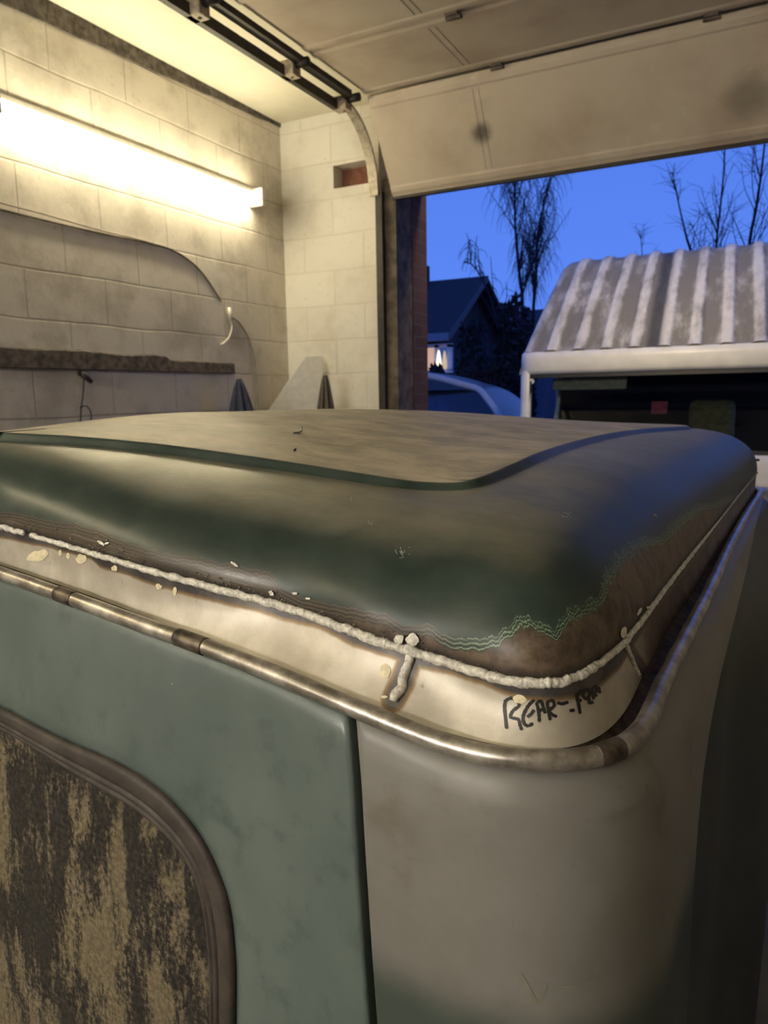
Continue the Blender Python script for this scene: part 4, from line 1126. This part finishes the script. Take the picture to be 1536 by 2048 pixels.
# ---- pale car beside it, seen past the brick pier
KY = 7.2
kc = thing('car', 'pale grey car with a dark sloping windscreen, behind the brick pier', 'car', (-3.25, KY + 1.6, GZ))
rim_px = [(700, 742), (760, 742), (840, 750), (880, 757), (920, 768), (950, 776), (963, 784), (975, 799), (987, 814), (997, 830), (1010, 858), (1022, 885)]
rim = [ony(px, py, KY - max(0, (py - 776)) * .006) for px, py in rim_px]
mid = rim[0][0] - .02
Rm = spline(np.array(rim), 60); Lm = Rm.copy(); Lm[:, 0] = 2*mid - Lm[:, 0]
arch = np.vstack([Lm[::-1][:-1], Rm])
M['carpaint'] = simple('pale_car_paint', (.45, .45, .43), .35, .2, .05)
mb = MB(); mb.tube(arch, .034, 10); mb.build('windscreen_frame', M['carpaint'], kc, smooth=True)
mb = MB(); foot = arch.copy(); n_ = len(arch)
base_y = KY - .75; bz = arch[0][2]
mb.add([p + [0, .01, 0] for p in arch], [tuple(range(n_))]); mb.build('windscreen', glass('car_glass', (.45, .48, .52), .05, .04), kc)
mb = MB(); rr = []
for t in np.linspace(0, 1, 12):
    sc_ = 1 - .12 * t; rr.append([(mid + (p[0] - mid) * sc_, p[1] + 1.9 * t + .02, p[2] + .04 * math.sin(math.pi * t) - .10 * t * t) for p in arch])
mb.grid(rr); mb.build('roof', simple('dark_car_roof', (.03, .03, .035), .3), kc, smooth=True)
mb = MB(); back_ = [(mid + (p[0] - mid) * .88, p[1] + 1.92, p[2] - .10) for p in arch]; mb.add(back_, [tuple(range(n_))]); mb.build('rear_screen', M['black'], kc)
mb = MB(); c_ = ony(880, 840, KY + .7); mb.box((mid - .1, KY + .62, .8), (c_[0] + .22, KY + .8, ony(880, 790, KY + .7)[2])); mb.build('reflection_block', simple('blue_reflection', (.05, .11, .36), .6), kc, bevel=.08, seg=4)  # blue block stands in for sky reflected in the windscreen
hw = abs(arch[0][0] - mid) + .06
mb = MB(); rr = []
for x in np.linspace(mid - hw, mid + hw, 30):
    ed = min(1, (hw - abs(x - mid)) / .2); bo = .18 * (1 - math.sqrt(max(0, 1 - (1 - ed) ** 2)))
    rr.append([(x, KY - .55, bz - .02), (x, KY - .8, bz - .06 - bo * .3), (x, KY - 1.35 + bo, bz - .22), (x, KY - 1.5 + bo, bz - .45), (x, KY - 1.5 + bo, .3), (x, KY - 1.2, .25)])
mb.grid(rr); mb.build('bonnet', M['carpaint'], kc, smooth=True)
mb = MB(); mb.box((mid - hw, KY - .7, .25), (mid + hw, KY + 2.4, bz - .02)); mb.build('body', M['carpaint'], kc, bevel=.06, seg=3)
for x in (mid - hw + .08, mid + hw - .08):
    for y in (KY - .55, KY + 1.8):
        mb = MB(); mb.tube([(x - .1, y, .28), (x + .1, y, .28)], .30, 28); mb.build('wheel', M['black'], kc)
mb = MB(); sc_ = spline(np.array([ony(px, py, KY + .45) for px, py in [(835, 792), (860, 791), (885, 797), (905, 808), (918, 822), (924, 840)]]), 24); mb.tube(sc_, .03, 8)
mb.build('seat', simple('maroon_reflection', (.14, .02, .04), .8), kc, smooth=True)  # maroon arc stands in for the edge of the windscreen reflection

# ---- bungalow across the road
HY = 16.0
def H_(px, py, y=HY): return ony(px, py, y)
hs = thing('bungalow', 'dark tiled bungalow with a lit window, across the road', 'house', (H_(845, 700)[0], HY + 3, GZ))
ez = H_(845, 672)[2]; rz = H_(905, 558, HY + 2.5)[2]; xr = H_(975, 556, HY + 2.5)[0]; xe = H_(945, 660)[0]; xl = xr - 9
xw = H_(908, 720)[0]
mb = MB(); mb.box((xl, HY + .25, GZ), (xr - .5, HY + 5, ez)); mb.prism([(HY + .25, ez), (HY + 2.5, rz - .15), (HY + 5, ez)], 'x', xl, xr - .5); mb.build('walls', simple('dark_brick', (.05, .035, .032), .9), hs)
mb = MB(); a0 = (HY - .15, ez - .02); b0 = (HY + 2.5, rz); c0_ = (HY + 5.2, ez - .02)
mb.prism([a0, b0, c0_, (HY + 5.2, ez - .12), (HY + 2.5, rz - .12), (HY - .15, ez - .12)], 'x', xl - .2, xr); mb.build('roof', simple('dark_tiles', (.028, .024, .028), .8), hs)
mb = MB(); mb.prism([(HY - .16, ez - .14), (HY - .16, ez + .03), (HY - .10, ez + .03), (HY - .10, ez - .14)], 'x', xl - .2, xr + .02); mb.build('fascia', simple('pale_fascia', (.25, .25, .30), .6), hs)
mb = MB(); m_ = np.array([xr + .02])
mb.prism([(HY - .15, ez - .03), (HY + 2.5, rz), (HY + 2.5, rz - .14), (HY - .02, ez - .12)], 'x', xr, xr + .03); mb.build('barge_board', simple('dim_board', (.10, .09, .10), .7), hs)
cx_ = H_(842, 550, HY + 2.5); mb = MB(); mb.box((cx_[0] - .35, HY + 2.2, rz - .4), (cx_[0] + .12, HY + 2.8, cx_[2] + .25)); mb.build('chimney', simple('chimney_brick', (.03, .022, .022), .9), hs)
wz1, wz0 = H_(850, 690)[2], H_(850, 742)[2]; wx0 = H_(822, 700)[0]; wx1 = H_(898, 700)[0]
wf = MB()
for xa, xb in ((wx0 - .05, wx0), (H_(863, 700)[0], H_(872, 700)[0]), (H_(888, 700)[0], wx1)): wf.box((xa, HY + .17, wz0), (xb, HY + .26, wz1))
wf.box((wx0, HY + .17, wz1 - .06), (wx1, HY + .26, wz1 + .02)); wf.box((wx0, HY + .17, wz0 - .05), (wx1, HY + .26, wz0 + .02))
win = wf.build('window_frame', simple('white_frame', (.7, .7, .75), .5), hs)
mb = MB(); mb.box((wx0, HY + .22, wz0), (H_(863, 700)[0], HY + .24, wz1 - .05)); mb.build('lit_pane', emit('warm_window', (1.0, .62, .36), .42), win)
mb = MB(); mb.box((H_(872, 700)[0], HY + .22, wz0), (wx1, HY + .24, wz1 - .05)); mb.build('dark_pane', glass('house_glass', (.1, .1, .12), .35, .05), win)
mb = MB(); p0, p1 = H_(876, 738), H_(877, 700); rows = []
for u in np.linspace(0, 1, 12):
    r_ = .065 * (1 - u) ** .7 + .012; z = p0[2] + (p1[2] - p0[2]) * u
    if u == 0: r_ = .035
    rows.append([(p0[0] + r_*math.cos(a), HY + .05 + r_*math.sin(a), z) for a in np.linspace(0, 2*math.pi, 14, endpoint=False)])
mb.grid(rows, closed=True); mb.add(rows[0], [tuple(range(14))])
tag(mb.build('garden_lamp', emit('lamp_glow', (1.0, .80, .55), 1.6), smooth=True), 'small glowing teardrop lamp before the bungalow window', 'lamp')

# second house glimpsed through the hedge
h2 = thing('far_house', 'far house glimpsed through the shrubs, with pale lit windows', 'house', (H_(985, 700, 24)[0], 27, GZ))
x0_, x1_ = H_(945, 700, 24)[0], H_(1075, 700, 24)[0]
mb = MB(); mb.box((x0_, 24, GZ), (x1_, 28, H_(990, 664, 24)[2])); mb.build('walls', simple('pale_render', (.22, .24, .34), .9), h2)
zr = H_(990, 660, 24)[2]; mb = MB(); mb.prism([(23.7, zr - .05), (26, H_(990, 625, 26)[2]), (28.3, zr - .05)], 'x', x0_ - .2, x1_ + .2); mb.build('roof', simple('far_roof', (.03, .03, .035), .9), h2)
for px, py, wx, hz_ in ((964, 696, .22, .20), (1004, 690, .16, .12), (1026, 689, .12, .10), (990, 708, .12, .16)):
    c_ = H_(px, py, 23.98); mb = MB(); mb.box((c_[0] - wx, 23.97, c_[2] - hz_), (c_[0] + wx, 23.99, c_[2] + hz_)); mb.build('window', emit('far_window', (1.0, .72, .55), .40), h2)

# ---- shrubs and trees
M['leafdark'] = simple('dark_leaves', (.010, .013, .014), .9)
M['bark'] = simple('dark_bark', (.018, .016, .018), .9)
def shrub(label, px0, px1, pyt, y, seed, n=1700, stems=7):
    r_ = random.Random(seed); a, b = ony(px0, 780, y), ony(px1, 780, y); top = ony((px0+px1)/2, pyt, y)[2]
    cx = (a[0] + b[0]) / 2; hw_ = (b[0] - a[0]) / 2
    t = thing('shrub', label, 'shrub', (cx, y, GZ), 'garden shrubs beyond the driveway')
    m = MB()
    for i in range(stems):
        ang_ = r_.uniform(0, 6.28); q = r_.uniform(.2, .8)
        m.tube([(cx + .1*math.cos(ang_), y + .1*math.sin(ang_), GZ), (cx + hw_*q*.6*math.cos(ang_), y + hw_*q*.6*math.sin(ang_), top*.5), (cx + hw_*q*math.cos(ang_), y + hw_*q*math.sin(ang_), top*.93)], [.03, .02, .006], 5)
    m.build('stems', M['bark'], t)
    m = MB()
    for i in range(n):
        while True:
            u, v, w_ = r_.uniform(-1, 1), r_.uniform(-1, 1), r_.uniform(-1, 1)
            if u*u + v*v + w_*w_ < 1: break
        k_ = 1 + .25 * mnoise.noise(Vector((u*2.2, w_*2.2, seed)))
        c = Vector((cx + u*hw_*k_, y + v*hw_*.7, GZ + top*.55 + w_*top*.5*k_)); l = .09 * r_.uniform(.6, 1.4)
        d = Vector((r_.gauss(0,1), r_.gauss(0,1), r_.gauss(0,1))).normalized(); e1 = d.orthogonal().normalized()
        m.add([c - d*l, c + e1*l*.4, c + d*l, c - e1*l*.4], [(0, 1, 2, 3)])
    m.build('foliage', M['leafdark'], t)
shrub('dark shrub right of the bungalow, under the birch trees', 912, 985, 640, 14, 1, 800)
shrub('tall dark shrub rising right behind the camper van edge', 985, 1075, 598, 13, 2, 1500)
shrub('low dark shrub under the bungalow window', 835, 905, 738, 11, 3, 1300)
shrub('low dark shrub in the middle between bungalow and camper', 900, 965, 725, 10.5, 4, 1300)
shrub('low dark shrub close to the left side of the camper van', 955, 1055, 735, 10, 5, 1500)

mb = MB(); rh = random.Random(8); rows = []
for x in np.linspace(-45, 25, 240):
    zt = 2.3 + .35 * mnoise.noise(Vector((x * .8, 0, 0))) + .25 * rh.random(); rows.append([(x, 31 + .3*rh.random(), GZ), (x, 31 + .4*rh.random(), zt * .6), (x, 31.2, zt), (x, 31.9, zt), (x, 32.4, GZ)])
mb.grid(rows); tag(mb.build('hedge', M['leafdark']), 'long low dark hedge at the far end of the gardens', 'hedge')

def tree(name, label, y, trunk_px, r0, kids, droop, seed, twign, tl, group='bare trees against the dusk sky'):
    r_ = random.Random(seed)
    b = ony(*trunk_px[0], y); t = thing(name, label, 'tree', (b[0], y, GZ), group)
    P = np.array([[b[0], y, GZ]] + [ony(px, py, y + .3*math.sin(i)) for i, (px, py) in enumerate(trunk_px)])
    P = P[np.argsort(P[:, 2])]; T = spline(P, 40)
    m = MB(); m.tube(T, np.linspace(r0, .012, 40), 8); m.build('trunk', M['bark'], t, smooth=True)
    m = MB(); tips = []
    for i in range(kids):
        q = int(40 * r_.uniform(.45, .97)); p = T[min(39, q)]; ang_ = r_.uniform(0, 6.28); L_ = tl * (1.15 - q / 40) * r_.uniform(.7, 1.3) + .25
        d = np.array([math.cos(ang_) * .45, math.sin(ang_) * .45, .9]); pts = [p]
        for j in range(6):
            d = d + np.array([r_.gauss(0, .10), r_.gauss(0, .10), .05]); d /= np.linalg.norm(d); pts.append(pts[-1] + d * L_ / 6)
        m.tube(pts, np.linspace(max(.012, r0 * .35 * (1.1 - q/40)), .005, 7), 5, cap=False); tips.append(pts)
    m.build('branches', M['bark'], t)
    m = MB()
    for i in range(twign):
        pts = tips[r_.randrange(len(tips))]; k_ = r_.uniform(1, 5.99); i0 = int(k_); p = pts[i0] + (pts[i0+1] - pts[i0]) * (k_ - i0)
        ang_ = r_.uniform(0, 6.28); L_ = r_.uniform(.35, 1.0) * (tl * .40); d = np.array([math.cos(ang_)*.8, math.sin(ang_)*.8, .5 if droop < .5 else .15]); q = [p]
        for j in range(5):
            d = d + np.array([0, 0, -droop * .5]) + np.array([r_.gauss(0, .12) for _ in range(3)]); d /= np.linalg.norm(d); q.append(q[-1] + d * L_ / 5)
        m.tube(q, np.linspace(.007, .003, 6), 3, cap=False)
    m.build('twigs', M['bark'], t)['kind'] = 'stuff'
tree('birch_tree', 'tall birch, straighter left trunk with drooping twigs', 20.5, [(1045, 620), (1040, 560), (1031, 460), (1029, 360), (1027, 250)], .085, 40, 1.1, 11, 420, 2.2)
tree('birch_tree', 'tall birch, leaning right trunk with a denser drooping crown', 22.5, [(1066, 640), (1072, 560), (1076, 470), (1090, 400), (1108, 340), (1118, 290)], .085, 46, 1.2, 12, 620, 2.4)
tree('bare_tree', 'thin bare tree with a stem leaning left, above the camper roof', 22, [(1400, 640), (1386, 520), (1372, 470), (1358, 410), (1345, 345)], .07, 22, .1, 13, 90, 1.8)
tree('bare_tree', 'bare tree with straight upright stem, middle one above the camper roof', 23, [(1428, 640), (1432, 500), (1440, 420), (1447, 350), (1450, 285), (1452, 220)], .065, 26, .05, 14, 90, 2.0)
tree('bare_tree', 'bare tree with thick dark stem leaning right, at the right edge above the camper', 21, [(1485, 640), (1500, 480), (1512, 420), (1522, 350), (1532, 270), (1545, 200)], .085, 30, .05, 15, 110, 2.4)
tree('bare_tree', 'faint low sapling between birch and bare trees, just above the camper roof', 30, [(1290, 620), (1285, 520), (1282, 480), (1278, 460)], .04, 12, .2, 16, 60, 1.4)
tree('bare_tree', 'thin bowed sapling between bungalow roof and birch', 13.5, [(1000, 700), (985, 610), (965, 560), (945, 530), (928, 524)], .03, 10, .9, 17, 50, 1.2)
